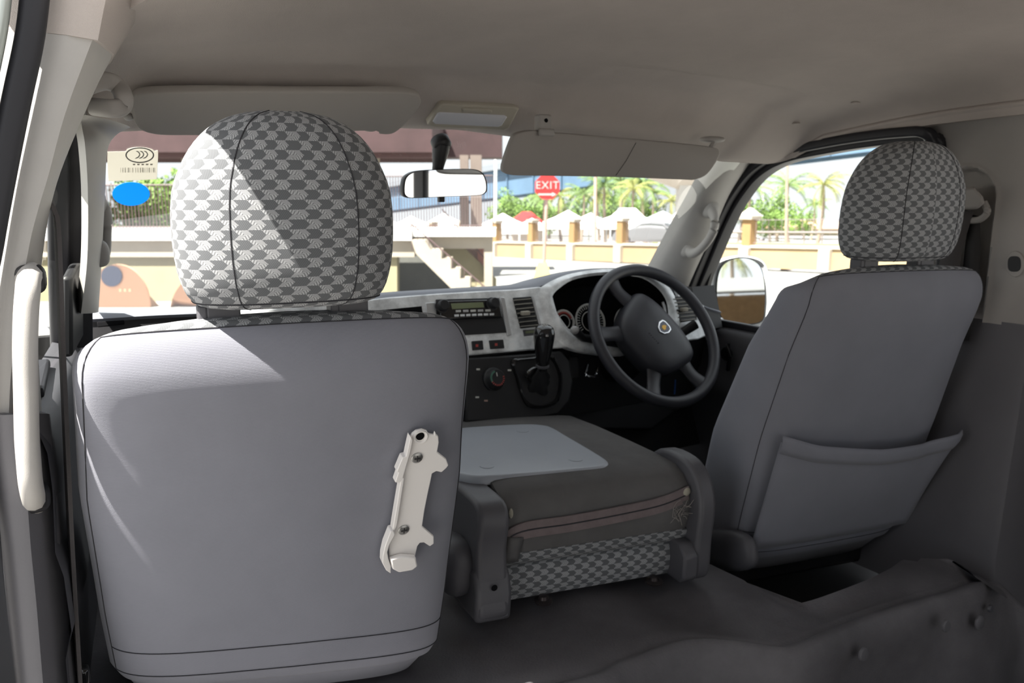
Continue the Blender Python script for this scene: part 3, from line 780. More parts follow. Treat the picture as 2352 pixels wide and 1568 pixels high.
pl = [(v.x, v.y) for v in spline([V((-.05, .0, 0)), V((-.054, .06, 0)), V((-.046, .12, 0)), V((-.052, .165, 0)), V((-.035, .195, 0)), V((.02, .200, 0)), V((.12, .19, 0)), V((.16, .12, 0)), V((.14, .0, 0))], 4, True)]
side_cover('side_cover', -.058, -.004, pl)
b = MB(); b.loft([[ml(x, y, z) for y, z in ((-.060, .0), (-.062, .05), (-.046, .085), (.06, .085), (.06, .0))] for x in (-.062, .002)]); b.build('cover_foot', M['spl'], T, bevel=.008)
b = MB(); b.ell(ml(-.075, .02, .075), (.03, .05, .05), e=.7); b.build('pivot_boss', M['spl'], T)
b = MB(); b.lathe([(0, 0), (.0055, 0), (.005, .001), (0, .001)], ml(-.032, -.0615, .062), -ey, 14); b.build('screw_hole', M['blkm'], T)
for x in (.085, .315):
    b = MB(); c = ml(x+.0, -.012, -.006); b.lathe([(0, 0), (.016, 0), (.017, .004), (.009, .006), (.008, .012), (0, .013)], c, (0, 0, 1), 18); b.build('floor_bolt', mat('rusty_bolt', (.06, .05, .05), .35, metal=.6), T)

# ================================================================== BELTS AND HANDLES
# right shoulder belt
xa = 1.728
def ra(u, v, off=0): return onX(u, v, xa-off)
T = thing('seat_belt', ra(2222, 470), "grey shoulder belt hanging from its anchor behind the driver's headrest", 'seat belt', 'front seat belts')
hexp = [(2190, 458), (2202, 433), (2238, 428), (2258, 452), (2262, 466), (2246, 480), (2204, 482)]
b = MB(); b.loft([[ra(u, v, .004) for u, v in hexp], [ra(u, v, .020) for u, v in hexp], [ra(2226+(u-2226)*.86, 455+(v-455)*.86, .028) for u, v in hexp]])
b.build('anchor_cover', M['pilld'], T, bevel=.003)
b = MB(); b.tube([ra(u, v, .006) for u, v in spline([V((2182, 470, 0)), V((2176, 486, 0)), V((2182, 498, 0)), V((2200, 503, 0)), V((2230, 505, 0)), V((2255, 500, 0)), V((2268, 484, 0)), V((2262, 466, 0))], 5) for _ in (0,)] if False else [ra(p.x, p.y, .008) for p in spline([V((2184, 468, 0)), V((2176, 484, 0)), V((2182, 497, 0)), V((2200, 503, 0)), V((2230, 506, 0)), V((2254, 502, 0)), V((2268, 486, 0)), V((2260, 464, 0))], 5)], .007, 8)
b.build('guide_loop', M['pilld'], T)
def ribbon(rows, th=.0015): b = MB(); b.grid(rows); return b
b = ribbon([[ra(2190, 478, .012), ra(2212, 480, .013), ra(2236, 486, .012)], [ra(2186, 496, .014), ra(2208, 500, .015), ra(2230, 505, .014)], [ra(2170, 560, .012), ra(2190, 562, .013), ra(2212, 564, .012)], [ra(2145, 650, .02), ra(2172, 652, .021), ra(2196, 655, .02)], [ra(2110, 760, .03), ra(2135, 762, .03), ra(2165, 764, .03)]])
b.build('webbing', M['belt'], T, solid=.002, smooth=180)
b = ribbon([[ra(2228, 492, .006), ra(2250, 496, .006)], [ra(2218, 560, .006), ra(2252, 560, .006)], [ra(2208, 650, .006), ra(2248, 652, .006)], [ra(2180, 780, .004), ra(2226, 782, .004)]])
b.build('webbing', M['beltd'], T, solid=.002, smooth=180)
# coat slot in the right pillar
o_ = [onX(2308+22*math.cos(a)*1.0+25, 606+30*math.sin(a), 1.7325) for a in [2*PI*k/20 for k in range(20)]]
b = MB(); b.prism(o_, (-.003, 0, 0)); b.build('slot_bezel', M['pilld'], bpy.data.objects['wall_right'], bevel=.0015)
o_ = [onX(2330+math.copysign(abs(math.cos(a))**.7, math.cos(a))*15, 606+math.copysign(abs(math.sin(a))**.7, math.sin(a))*18, 1.7293) for a in [2*PI*k/20 for k in range(20)]]
b = MB(); b.prism(o_, (-.001, 0, 0)); b.build('belt_slot', M['blk'], bpy.data.objects['wall_right'])
b = MB(); o_ = [onX(2322+p[0]*62, 880+p[1]*52, 1.738) for p in rrect(1, 1, .25)]; b.prism(o_, (-.0025, 0, 0)); b.build('blank_cover', M['lowtrim'], bpy.data.objects['trim_7'], bevel=.001)
# left shoulder belt
T = thing('seat_belt', onY(110, 470, 1.08), 'dark shoulder belt strung edge-on beside the passenger seat', 'seat belt', 'front seat belts')
b = MB(); b.loft([[onY(u, v, y) for u, v in ((84, 440), (104, 447), (120, 478), (112, 486), (92, 492), (80, 470))] for y in (1.075, 1.105)]); b.build('anchor_cover', M['pilld'], T, bevel=.003)
yb_ = [1.07, 1.07, 1.07, 1.07, 1.05, 1.05, 1.05, 1.05, 1.05, 1.05]
pts = [(98, 448), (110, 458), (122, 474), (130, 510), (136, 620), (141, 760), (147, 900), (155, 1080), (166, 1300), (184, 1600)]
b = MB(); b.sweep(spline([onY(u, v, y) for (u, v), y in zip(pts, yb_)], 4), [(-.0022, -.020), (.0022, -.020), (.0022, .020), (-.0022, .020)], upv=(0, 1, .2)); b.build('webbing', M['belt'], T, smooth=60)
b = MB(); b.box(onY(190, 1555, 1.06), (.016, .02, .03)); b.build('buckle_end', M['gloss'], T, bevel=.005)
# big pale grab handle on the left pillar
yh = YB-.035
hp = [(72, 628, .03), (66, 640, .012), (64, 668, .0), (60, 720, -.004), (58, 800, -.006), (60, 900, -.006), (62, 1000, -.006), (66, 1060, -.004), (70, 1105, .0), (76, 1140, .012), (78, 1156, .035)]
path = spline([onY(u, v, yh+dy) for u, v, dy in hp], 4)
b = MB(); b.sweep(path, [(x*.85, y) for x, y in [(.0135, 0), (.0125, .006), (.008, .011), (0, .0125), (-.008, .011), (-.0125, .006), (-.0135, 0), (-.0125, -.008), (0, -.011), (.0125, -.008)]], upv=(0, -1, 0))
T = thing('grab_rail', path[0], 'long pale grab handle on the left centre pillar beside the passenger seat', 'handle')
b.build('grip', M['pill'], T, smooth=60)
for q, (u, v) in enumerate(((70, 640), (80, 1140))):
    b = MB(); b.ell(onY(u, v, yh+.03), (.015, .02, .016), e=.7); b.build('mount', M['blk'], T)
# ceiling grab handle front left
def lc(u, v, X=.155): return onX(u, v, X)
path = spline([onX(200, 196, .112), onX(240, 186, .135), onX(268, 196, .15), onX(284, 222, .155), onX(280, 244, .152), onX(258, 249, .14), onX(215, 245, .122)], 6)
b = MB(); b.sweep(path, [(x, y) for x, y in rrect(.022, .015, .006, 3)], upv=(0, 1, 0))
tag(b.build('assist_grip', M['pilld'], smooth=60), 'looped roof grip above the passenger window beside the left visor', 'handle')
# A pillar handles
def pillar_handle(pts, lab, r, mt, outv, name='pillar_grip'):
    path = spline(pts, 6)
    T = thing(name, pts[0], lab, 'handle')
    n = len(path); rad = [r*(1+.55*abs(2*i/(n-1)-1)**3) for i in range(n)]
    b = MB(); b.tube(path, rad, 12, sx=.8); b.build('grip', mt, T, smooth=60)
    for q in (0, -1):
        b = MB(); b.ell(path[q], (r*1.7, r*1.8, r*2.1), e=.75); b.build('mount', mt, T, smooth=60)
    return T
pillar_handle([onX(1632, 480, 1.625), onX(1641, 500, 1.605), onX(1640, 525, 1.60), onX(1628, 550, 1.60), onX(1608, 573, 1.605), onX(1590, 582, 1.612), onX(1580, 572, 1.63)], "pale grab handle on the right windscreen pillar above the steering wheel", .012, M['pill'], None)
pillar_handle([onX(216, 462, .145), onX(226, 462, .152), onX(238, 480, .158), onX(244, 520, .160), onX(242, 570, .158), onX(234, 596, .152), onX(224, 582, .14)], 'pale grab handle on the left windscreen pillar beside the passenger window', .0105, M['pill'], None)

# ================================================================== DASHBOARD
DN = V((0, -1, .35)).normalized(); DP = V((.9, 1.64, -.30))
def dp(u, v, off=0.): return onPl(u, v, DP+DN*off, DN)
def pan(pts, o0, o1, mt, name, par, bevel=.0015, spl_=0, smooth=40, label=None):
    o = [dp(u, v, o0) for u, v in pts]
    if spl_: o = spline(o, spl_, True)
    b = MB(); b.prism(o, DN*(o1-o0)); return b.build(name, mt, par, bevel=bevel, smooth=smooth, label=label)
DT = thing('dashboard', (.88, 1.66, -.60), 'dark dashboard with worn silver fascia, air vents and a domed instrument hood', 'dashboard')
top_px = [(150, 738), (190, 731), (260, 727), (340, 722), (430, 718), (540, 713), (720, 699), (895, 682), (1000, 675), (1100, 669), (1180, 665), (1235, 657), (1280, 640), (1340, 626), (1400, 619), (1450, 622), (1500, 635), (1545, 660), (1590, 682), (1625, 704), (1660, 715)]
tops = spline([dp(u, v) for u, v in top_px], 3)
b = MB(); rows = []
for E_ in tops:
    X = E_.x; base = V((X, 1.945-.05*((X-.86)/.75)**2, -.268))
    hood = max(0, E_.z+.250)
    r = [E_+V((0, .012, -.012)), E_+V((0, .004, -.003)), E_+V((0, .016, .003)), E_+V((0, .07, .004-hood*.15))]
    for t in (.35, .55, .75, 1.0):
        p = (E_+V((0, .05, 0))).lerp(base, t); p.z = E_.z+(base.z-E_.z)*sm(0, 1, t); r.append(p)
    r.append(base+V((0, .1, -.05)))
    rows.append(r)
b.grid(rows); b.build('dash_pad', M['dash'], DT, smooth=60)
b = MB(); rows = []
for E_ in tops:
    X = E_.x; k = sm(1.12, 1.2, X)
    k2 = sm(1.06, 1.09, X)*(1-sm(1.60, 1.625, X))
    def f(z, o): return V((X, 1.64+(z+.30)*.35+o+(.10*k2 if z > -.39 else 0), z))
    rows.append([E_+V((0, .012, -.004)), f(-.27, .012), f(-.34, .012), f(-.385, .014), f(-.395, .035), f(-.41, .035+.04*k), f(-.42, .02+.06*k), f(-.50, .03+.09*k), f(-.585, .05+.10*k), f(-.60, .12+.08*k), f(-.74, .20)])
b.grid(rows); b.build('dash_body', M['blk'], DT, smooth=50)
cen = [(540, 716), (720, 703), (895, 684), (1000, 676), (1100, 670), (1180, 666), (1236, 660), (1262, 672), (1275, 720), (1300, 755), (1340, 772), (1360, 790), (1290, 800), (1200, 806), (1130, 812), (1062, 818), (1000, 822), (900, 815), (540, 790)]
fas = pan(cen, -.004, .006, M['silv'], 'centre_fascia', DT, bevel=.003)
inner = [(1269, 680), (1286, 661), (1315, 643), (1357, 634), (1400, 631), (1440, 633), (1476, 639), (1506, 658), (1524, 679), (1533, 703), (1532, 740), (1500, 772), (1440, 792), (1380, 790), (1330, 777), (1311, 764), (1294, 748), (1283, 727), (1274, 703)]
outer = [(1238, 668), (1262, 648), (1300, 631), (1350, 621), (1400, 617), (1450, 620), (1495, 632), (1530, 652), (1550, 680), (1560, 710), (1558, 755), (1525, 797), (1450, 815), (1370, 812), (1310, 800), (1285, 785), (1262, 765), (1248, 735), (1241, 700)]
io = spline([dp(u, v, .012) for u, v in inner], 3, True); oo = spline([dp(u, v, .006) for u, v in outer], 3, True)
b = MB(); b.grid([[p-DN*.02 for p in oo], oo, [o.lerp(i, .6)+DN*.006 for o, i in zip(oo, io)], io, [p-DN*.03 for p in io]], cv=True)
b.build('instrument_hood', M['silv'], DT, smooth=60)
right = [(1545, 664), (1588, 684), (1612, 704), (1618, 740), (1617, 772), (1600, 780), (1555, 786), (1540, 770), (1556, 740), (1560, 710), (1552, 684)]
pan(right, -.004, .006, M['silv'], 'side_fascia', DT, bevel=.003)
c0 = sum((p for p in io), V())/len(io)
b = MB(); b.loft([io, [c0.lerp(p, .93)-DN*.05 for p in io], [c0.lerp(p, .88)-DN*.085 for p in io]], capa=False)
cl = b.build('instrument_cluster', M['blkm'], DT, smooth=60)
def dial(u, v, rpx, n, a0, a1, red=None):
    c = dp(u, v, -.045); s = rpx/1898*c.dot(FW); x = V((1, 0, 0)); y = DN.cross(x)
    b = MB(); b.tube([c+x*(s*math.cos(2*PI*k/32))+y*(s*math.sin(2*PI*k/32)) for k in range(32)], .003, 6, closed=True)
    b.tube([c+x*(s*.58*math.cos(2*PI*k/32))+y*(s*.58*math.sin(2*PI*k/32)) for k in range(32)], .0012, 6, closed=True)
    for k in range(n):
        a = a0+(a1-a0)*k/(n-1); d = x*math.cos(a)+y*math.sin(a)
        b.tube([c+d*s*.74+DN*.001, c+d*s*.92+DN*.001], .0010, 5)
    b.build('gauge', mat('gauge_print', (.75, .75, .72), .5), cl)
    if red:
        b = MB(); b.tube([c+x*(s*.8*math.cos(a))+y*(s*.8*math.sin(a)) for a in [red[0]+(red[1]-red[0])*k/10 for k in range(11)]], .003, 6); b.build('red_zone', M['red'], cl)
dial(1356, 738, 40, 25, -.6, 3.7); dial(1296, 738, 26, 9, .2, 2.6, (.3, 2.2)); dial(1445, 745, 40, 25, -.6, 3.7)
pan([(1518, 694), (1523, 692), (1540, 730), (1538, 745), (1533, 744)], .004, .008, M['silvl'], 'accent_strip', DT)
def lerp2(a, c, t): return (a[0]+(c[0]-a[0])*t, a[1]+(c[1]-a[1])*t)
def vent(q, n, name='air_vent'):
    tl, tr, br, bl = q
    v = pan(q, .004, .0075, M['blk'], name, DT, bevel=.002)
    b = MB()
    for k in range(n):
        t = (k+.6)/n; a, c = lerp2(tl, bl, t), lerp2(tr, br, t)
        p, r = dp(*a, .008), dp(*c, .008); b.box((p+r)/2, ((r-p).length*.94, .012, .0022), Matrix.Rotation(-.35, 3, 'X'))
    b.build('vent_slat', mat('vent_slat_plastic', (.26, .25, .22), .45), v)
    p = dp(*lerp2(lerp2(tl, tr, .5), lerp2(bl, br, .5), .52), .016); b = MB(); b.box(p, (.022, .012, .010)); b.build('vent_tab', M['lampb'], v, bevel=.002)
    e = [tr, (tr[0]+5, tr[1]+0), (br[0]+5, br[1]-2), br]
    pan(e, .004, .010, M['silvl'], 'vent_edge', v, bevel=.001)
vent([(1176, 684), (1218, 681), (1236, 750), (1194, 755)], 7)
vent([(1541, 682), (1582, 680), (1598, 735), (1562, 741)], 7)
pan([(222, 739), (285, 735), (287, 745), (224, 752)], -.001, .002, M['blkm'], 'demister_slot', DT)
pan([(1200, 758), (1240, 755), (1243, 768), (1203, 772)], .005, .007, M['dkpl'], 'clock_panel', DT)
pan([(1206, 760), (1228, 758), (1229, 764), (1207, 766)], .0065, .0075, M['lcd'], 'clock', DT)
pan([(775, 722), (968, 703), (974, 742), (775, 764)], .005, .007, M['blkm'], 'open_tray', DT)
pan([(976, 696), (998, 694), (1008, 770), (986, 772)], .006, .009, M['silvl'], 'radio_edge', DT)
pan([(1147, 682), (1158, 684), (1174, 770), (1164, 772)], .006, .010, M['silvl'], 'radio_edge', DT)
for q in ([(1082, 784), (1107, 782), (1109, 803), (1084, 805)], [(1122, 782), (1154, 780), (1157, 800), (1125, 802)]):
    s_ = pan(q, .005, .010, M['blk'], 'dash_switch', DT)
    m_ = lerp2(q[0], q[2], .5); pan([(m_[0]-3, m_[1]-3), (m_[0]+3, m_[1]-3), (m_[0]+3, m_[1]+3), (m_[0]-3, m_[1]+3)], .0098, .0103, M['red'], 'switch_mark', s_, bevel=0)
# radio
RD = pan([(1000, 688), (1145, 684), (1162, 764), (1066, 770), (1004, 772)], .005, .008, M['blk'], 'car_radio', DT, bevel=.002)
pan([(1004, 692), (1143, 688), (1152, 730), (1010, 735)], .007, .014, M['gloss'], 'radio_face', RD, bevel=.003)
pan([(1035, 697), (1109, 694), (1112, 706), (1038, 710)], .0135, .0147, M['lcd'], 'display', RD, bevel=.0005)
for u, v, r in ((1014, 703, .0125), (1130, 698, .0125)):
    c = dp(u, v, .013); b = MB(); b.lathe([(r*1.25, 0), (r*1.25, .002), (r*1.02, .003), (r, .016), (r*.86, .018), (0, .0175)], c, DN, 26)
    k_ = b.build('radio_knob', M['blk'], RD)
for k in range(5):
    u = 1046+17*k; pan([(u, 712.5-k*.45), (u+12, 712-k*.45), (u+12.5, 717-k*.45), (u+.5, 717.5-k*.45)], .0135, .0155, M['pale'] if k % 2 == 0 else M['silvl'], 'radio_button', RD, bevel=.0005)
for k in range(7):
    u = 1043+13.5*k; pan([(u, 722.5-k*.5), (u+10, 722-k*.5), (u+10.5, 727-k*.5), (u+.5, 727.5-k*.5)], .0135, .0155, M['silv'], 'radio_button', RD, bevel=.0005)
# heater panel
HP = pan([(1055, 826), (1175, 818), (1272, 810), (1292, 832), (1300, 880), (1292, 925), (1266, 955), (1200, 968), (1055, 974)], -.03, .004, M['blk'], 'heater_panel', DT, bevel=.006)
c = dp(1132, 871, .004); b = MB(); b.lathe([(.027, 0), (.027, .006), (.0225, .010), (.021, .020), (.019, .022), (0, .022)], c, DN, 32); kn = b.build('heater_knob', M['blk'], HP)
X_ = V((1, 0, 0)); Y_ = DN.cross(X_)*(-1)
if Y_.z < 0: Y_ = -Y_
for a0, a1, nm, mt in ((1.9, 3.5, 'cold_marks', M['green']), (3.6, 6.4, 'hot_marks', M['red'])):
    b = MB()
    for k in range(11):
        a = a0+(a1-a0)*k/10; d = X_*math.cos(a)+Y_*math.sin(a); b.tube([c+d*.0145+DN*.0224, c+d*.0185+DN*.0224], .0011, 5)
    b.build(nm, mt, kn)
b = MB(); b.tube([c+DN*.0224+Y_*.004, c+DN*.0224+Y_*.013], .0012, 5); b.build('pointer', M['pale'], kn)
for u, v, mt in ((1098, 848, 'pale'), (1116, 920, 'pole'), (1096, 912, 'pale'), (1170, 850, 'pale')):
    pan([(u-4, v-2), (u+4, v-2), (u+4, v+2), (u-4, v+2)], .0038, .0045, M[mt], 'heater_symbol', HP, bevel=0)
fr = [(1176, 826), (1220, 818), (1264, 814), (1284, 836), (1293, 872), (1284, 920), (1252, 936), (1214, 933), (1197, 902), (1186, 864)]
fo = spline([dp(u, v, .010) for u, v in fr], 3, True); cf = sum((p for p in fo), V())/len(fo)
b = MB(); b.grid([[p-DN*.01 for p in fo], fo, [p.lerp(cf, .10)+DN*.004 for p in fo], [p.lerp(cf, .16)-DN*.02 for p in fo]], cv=True); b.build('shift_surround', M['gloss'], HP, smooth=60)
b = MB(); b.prism([p.lerp(cf, .12)-DN*.012 for p in fo], DN*.002); b.build('shift_floor', M['blkm'], HP)
pan([(1300, 820), (1322, 818), (1324, 870), (1303, 872)], -.06, -.045, M['blk'], 'fuse_cover', DT, bevel=.003)
# under-dash hanging panel on the driver's side
b = MB(); b.prism([V((1.18, 1.74, -.45)), V((1.64, 1.74, -.45)), V((1.66, 1.70, -.62)), V((1.50, 1.66, -.66)), V((1.20, 1.72, -.63))], (0, .03, 0)); b.build('knee_panel', M['blk'], DT, bevel=.01)

# gear lever --------------------------------------------------------------
GY = 1.565
g0, g1, g2, g3 = onY(1236, 925, 1.60), onY(1240, 868, GY), onY(1246, 842, GY-.01), onY(1251, 748, GY-.03)
T = thing('gear_lever', g0, 'black glossy gear lever with bunched leather boot rising from the dash', 'gear lever')
b = MB(); rr = []
for t, r in ((0, .052), (.12, .048), (.25, .050), (.38, .036), (.5, .038), (.62, .026), (.75, .025), (.88, .014), (1, .011)):
    c = (g0+V((0, .03, 0))).lerp(g2, t); rr.append([c+X_*(r*(1+.16*math.sin(5*2*PI*k/28+t*4))*math.cos(2*PI*k/28))+V((0, .55, .45)).normalized()*(r*(1+.16*math.sin(5*2*PI*k/28+t*4))*.8*math.sin(2*PI*k/28)) for k in range(28)])
b.loft(rr); b.build('boot', M['blk'], T, smooth=60)
ax = (g3-g2); L = ax.length
b = MB(); b.lathe([(.009, -.01), (.0125, 0), (.0125, .006), (.015, .008), (.0165, L*.2), (.021, L*.45), (.0245, L*.70), (.0245, L*.82), (.021, L*.94), (.014, L*.995), (0, L*1.01)], g2, ax, 28)
kb = b.build('shift_knob', M['gloss'], T, smooth=60)
b = MB(); b.lathe([(.0135, -.001), (.0155, .001), (.0155, .005), (.0135, .007)], g2, ax, 24); b.build('knob_collar', M['dkpl'], kb)
axn = ax.normalized(); tx = V((1, 0, 0)); ty = V((0, .9, .45)).normalized(); pc = g3+axn*.0015
b = MB()
for xx in (-.006, 0, .006): b.tube([pc+tx*xx-ty*.007, pc+tx*xx+ty*.007], .0006, 5)
b.tube([pc-tx*.006, pc+tx*.006], .0006, 5); b.build('gate_pattern', M['pale'], kb)
b = MB(); b.tube(spline([onY(1225, 880, 1.58), onY(1212, 862, 1.57), onY(1222, 850, 1.57), onY(1238, 846, 1.57)], 5), .006, 8); b.build('boot_strap', M['gloss'], T)

# steering wheel -------------------------------------------------------------
TL = math.radians(33); wc = V((1.388, 1.54, -.362)); wn = V((0, -math.cos(TL), math.sin(TL))); w1 = V((1, 0, 0)); w2 = V((0, math.sin(TL), math.cos(TL)))
T = thing('steering_wheel', wc, 'black four spoke steering wheel turned clockwise with shield emblem on its hub', 'steering wheel')
ra_ = math.radians(-61); q1 = w1*math.cos(ra_)+w2*math.sin(ra_); q2 = w2*math.cos(ra_)-w1*math.sin(ra_)
def wl(x, y, z=0.): return wc+q1*x+q2*y+wn*z
b = MB(); b.tube([wl(.182*math.cos(2*PI*k/72), .182*math.sin(2*PI*k/72)) for k in range(72)], .0148, 16, closed=True); b.build('rim', M['rimm'], T, smooth=180)
hub = spline([V(p) for p in ((-.108, .046, 0), (-.07, .070, 0), (0, .078, 0), (.07, .070, 0), (.108, .046, 0), (.106, -.005, 0), (.088, -.060, 0), (.055, -.088, 0), (0, -.094, 0), (-.055, -.088, 0), (-.088, -.060, 0), (-.106, -.005, 0))], 4, True)
b = MB(); b.loft([[wl(p.x*s, p.y*s, z) for p in hub] for s, z in ((.92, -.045), (1.0, -.03), (1.0, -.004), (.96, .006), (.86, .013), (.6, .019), (.3, .021), (.1, .0215))])
pad = b.build('horn_pad', M['rimm'], T, smooth=60)
for sx in (-1, 1):
    for xa, ya, xm, ym, xr2, yr_ in ((.080, .018, .135, .010, .181, .012), (.050, -.060, .080, -.105, .106, -.147)):
        pth = spline([wl(sx*xa, ya, -.010), wl(sx*xm, ym, -.012), wl(sx*xr2, yr_, -.002)], 6)
        b = MB(); n_ = len(pth); b.tube(pth, [.027-.008*math.sin(PI*i/(n_-1)) for i in range(n_)], 12, sx=1, upv=tuple(wn))
        # flatten along the wheel normal
        for i_, v_ in enumerate(b.v):
            d_ = (V(v_)-wc).dot(wn); b.v[i_] = tuple(V(v_)-wn*((d_+.010)*.55))
        b.build('spoke', M['rimm'], T, smooth=60)
em = [(-.017, .016), (-.009, .0205), (.009, .0205), (.017, .016), (.0185, .002), (.012, -.012), (0, -.019), (-.012, -.012), (-.0185, .002)]
b = MB(); b.prism([wl(x, y+.012, .019) for x, y in em], wn*.005); e_ = b.build('emblem', M['chrome'], pad, bevel=.001)
b = MB(); b.prism([wl(x*.80, y*.80+.012, .0235) for x, y in em], wn*.0012); b.build('emblem_field', M['navy'], e_)
b = MB(); b.prism([wl(x, y+.012, .0244) for x, y in ((-.004, -.006), (.004, -.006), (.006, .001), (.003, .004), (.001, .010), (-.004, .007), (-.007, .0))], wn*.001); b.build('emblem_figure', M['gold'], e_)
b = MB()
for k in range(6): b.box(wl(-.016+.0065*k, -.034, .0195), (.0035, .0035, .0035))
b.build('airbag_lettering', M['dkpl'], pad)
b = MB(); b.tube([wl(0, 0, -.02), wl(0, 0, -.05), wl(0, 0, -.16), wc-wn*.22+V((0, .02, .02))], [.045, .055, .062, .07], 20); b.build('column_shroud', M['blk'], T, smooth=60)
b = MB(); p0 = wc-wn*.06; b.tube([p0+V((.05, 0, 0)), onY(1560, 768, 1.60), onY(1598, 744, 1.585)], [.009, .012, .0135], 12)
b.build('wiper_stalk', M['blk'], T)
b = MB(); b.tube([p0-V((.05, 0, 0)), onY(1338, 775, 1.60), onY(1322, 760, 1.585)], [.009, .010, .011], 12); s_ = b.build('indicator_stalk', M['blk'], T)
b = MB(); b.ell(onY(1320, 758, 1.583), (.0115, .010, .0105)); b.build('stalk_tip', mat('grey_stalk_tip', (.35, .35, .35), .4), s_)
b = MB(); b.tube([onY(1551, 872, 1.60), onY(1549, 905, 1.60)], .0022, 6); b.build('blue_wire', mat('blue_cable', (.02, .09, .30), .4), T)
b = MB(); b.tube(spline([onY(1350, 838, 1.62), onY(1346, 862, 1.60), onY(1368, 862, 1.60), onY(1372, 845, 1.61)], 5), .004, 8); b.build('key_ring', M['chrome'], T)

# ================================================================== OVERHEAD
def plane3(p, q): n = V((1, 0, 0)).cross(q-p).normalized(); return p, n
# passenger visor, folded up
vp, vn = plane3(onY(600, 208, 1.300), onY(600, 300, 1.385))
if vn.y > 0: vn = -vn
T = thing('sun_visor', onPl(640, 205, vp, vn), 'grey sun visor folded up above the passenger side of the windscreen', 'sun visor', 'sun visors')
px = spline([V((300, 240, 0)), V((303, 218, 0)), V((330, 207, 0)), V((480, 203, 0)), V((700, 203, 0)), V((900, 205, 0)), V((945, 208, 0)), V((962, 216, 0)), V((963, 236, 0)), V((935, 272, 0)), V((905, 298, 0)), V((878, 301, 0)), V((850, 293, 0)), V((640, 302, 0)), V((430, 303, 0)), V((350, 300, 0)), V((312, 282, 0))], 4, True)
def slab(pxs, p, n, t, name, mt, par, rnd=.004):
    o = [onPl(q.x, q.y, p, n) for q in pxs]; c = sum(o, V())/len(o)
    b = MB(); b.loft([[q+n*h+(c-q).normalized()*i for q in o] for h, i in ((-t/2, rnd), (-t/2+rnd*.7, rnd*.2), (t/2-rnd*.7, 0), (t/2-rnd*.2, rnd*.4), (t/2, rnd*1.6))])
    return b.build(name, mt, par, smooth=60)
slab(px, vp, vn, .014, 'visor_panel', M['visor'], T)
b = MB(); b.ell(onPl(295, 268, vp, vn)+V((-.0, 0, 0)), (.007, .010, .006)); b.build('visor_pivot', M['pill'], T)
b = MB(); b.ell(onPl(850, 297, vp, vn), (.012, .010, .004)); b.build('visor_clip', M['visor'], T)
# driver visor, swung down
vp, vn = plane3(onY(1400, 318, 1.335), onY(1400, 405, 1.350))
if vn.y > 0: vn = -vn
T = thing('sun_visor', onPl(1410, 318, vp, vn), 'grey sun visor flipped down in front of the steering wheel', 'sun visor', 'sun visors')
px = spline([V((1183, 306, 0)), V((1215, 299, 0)), V((1260, 303, 0)), V((1400, 314, 0)), V((1560, 329, 0)), V((1630, 337, 0)), V((1648, 346, 0)), V((1643, 366, 0)), V((1620, 398, 0)), V((1592, 411, 0)), V((1560, 411, 0)), V((1400, 405, 0)), V((1220, 402, 0)), V((1168, 400, 0)), V((1152, 390, 0)), V((1157, 362, 0)), V((1172, 320, 0))], 4, True)
pn = slab(px, vp, vn, .016, 'visor_panel', M['visor'], T)
b = MB(); b.tube([onPl(1455, 326, vp, vn)+vn*.0082, onPl(1432, 368, vp, vn)+vn*.0082, onPl(1409, 401, vp, vn)+vn*.0082], .0007, 5); b.build('crease', M['seam'], pn)
b = MB(); c = onPl(1247, 300, vp, vn); b.box(c+V((0, 0, .012)), (.028, .02, .035)); b.box(c+V((.0, -.012, -.004)), (.036, .008, .014)); cb = b.build('visor_clip', M['pilld'], T, bevel=.004)
b = MB(); b.lathe([(0, 0), (.004, 0), (.0035, .001), (0, .001)], c+V((0, -.011, .018)), (0, -1, 0), 12); b.build('clip_screw', M['blkm'], cb)
b = MB(); b.ell(onPl(1645, 324, vp, vn)+V((0, .012, .004)), (.030, .020, .007), e=.8); b.tube([onPl(1640, 327, vp, vn), onPl(1632, 340, vp, vn)], .006, 8); b.build('visor_pivot', M['pilld'], T)
# dome lamp
lc_ = onY(1084, 262, 1.385); ln = V((0, -.62, -.80)).normalized()
T = thing('dome_lamp', lc_, 'yellowed rectangular map lamp on the headliner between the two visors', 'lamp')
def lpx(u, v): return V((u, v, 0))
slab([lpx(*p) for p in ((1006, 234), (1014, 231), (1180, 239), (1189, 244), (1168, 286), (1158, 292), (990, 284), (979, 279))], lc_, ln, .018, 'lamp_housing', M['lampb'], T, .004)
p = lc_+ln*.008
slab([lpx(*q) for q in ((1010, 256), (1158, 263), (1164, 267), (1152, 286), (1144, 289), (998, 282), (993, 277), (1004, 258))], p, ln, .006, 'lamp_lens', M['lens'], T, .002)
slab([lpx(*q) for q in ((1060, 247), (1066, 245), (1126, 249), (1130, 254), (1126, 258), (1062, 254))], p, ln, .008, 'lamp_switch', M['lampb'], T, .002)
# headliner plugs beside the right window
for k, (u, v, lab) in enumerate(((1826, 312, 'round felt plug in the headliner nearer the windscreen'), (1962, 282, "round felt plug in the headliner above the driver's headrest"))):
    c = onX(u, v, 1.60); c.z = zceil(c.x, c.y)
    b = MB(); b.ell(c, (.010, .010, .003), 16, 8); tag(b.build('ceiling_plug', M['head']), lab, 'plug', 'headliner plugs')
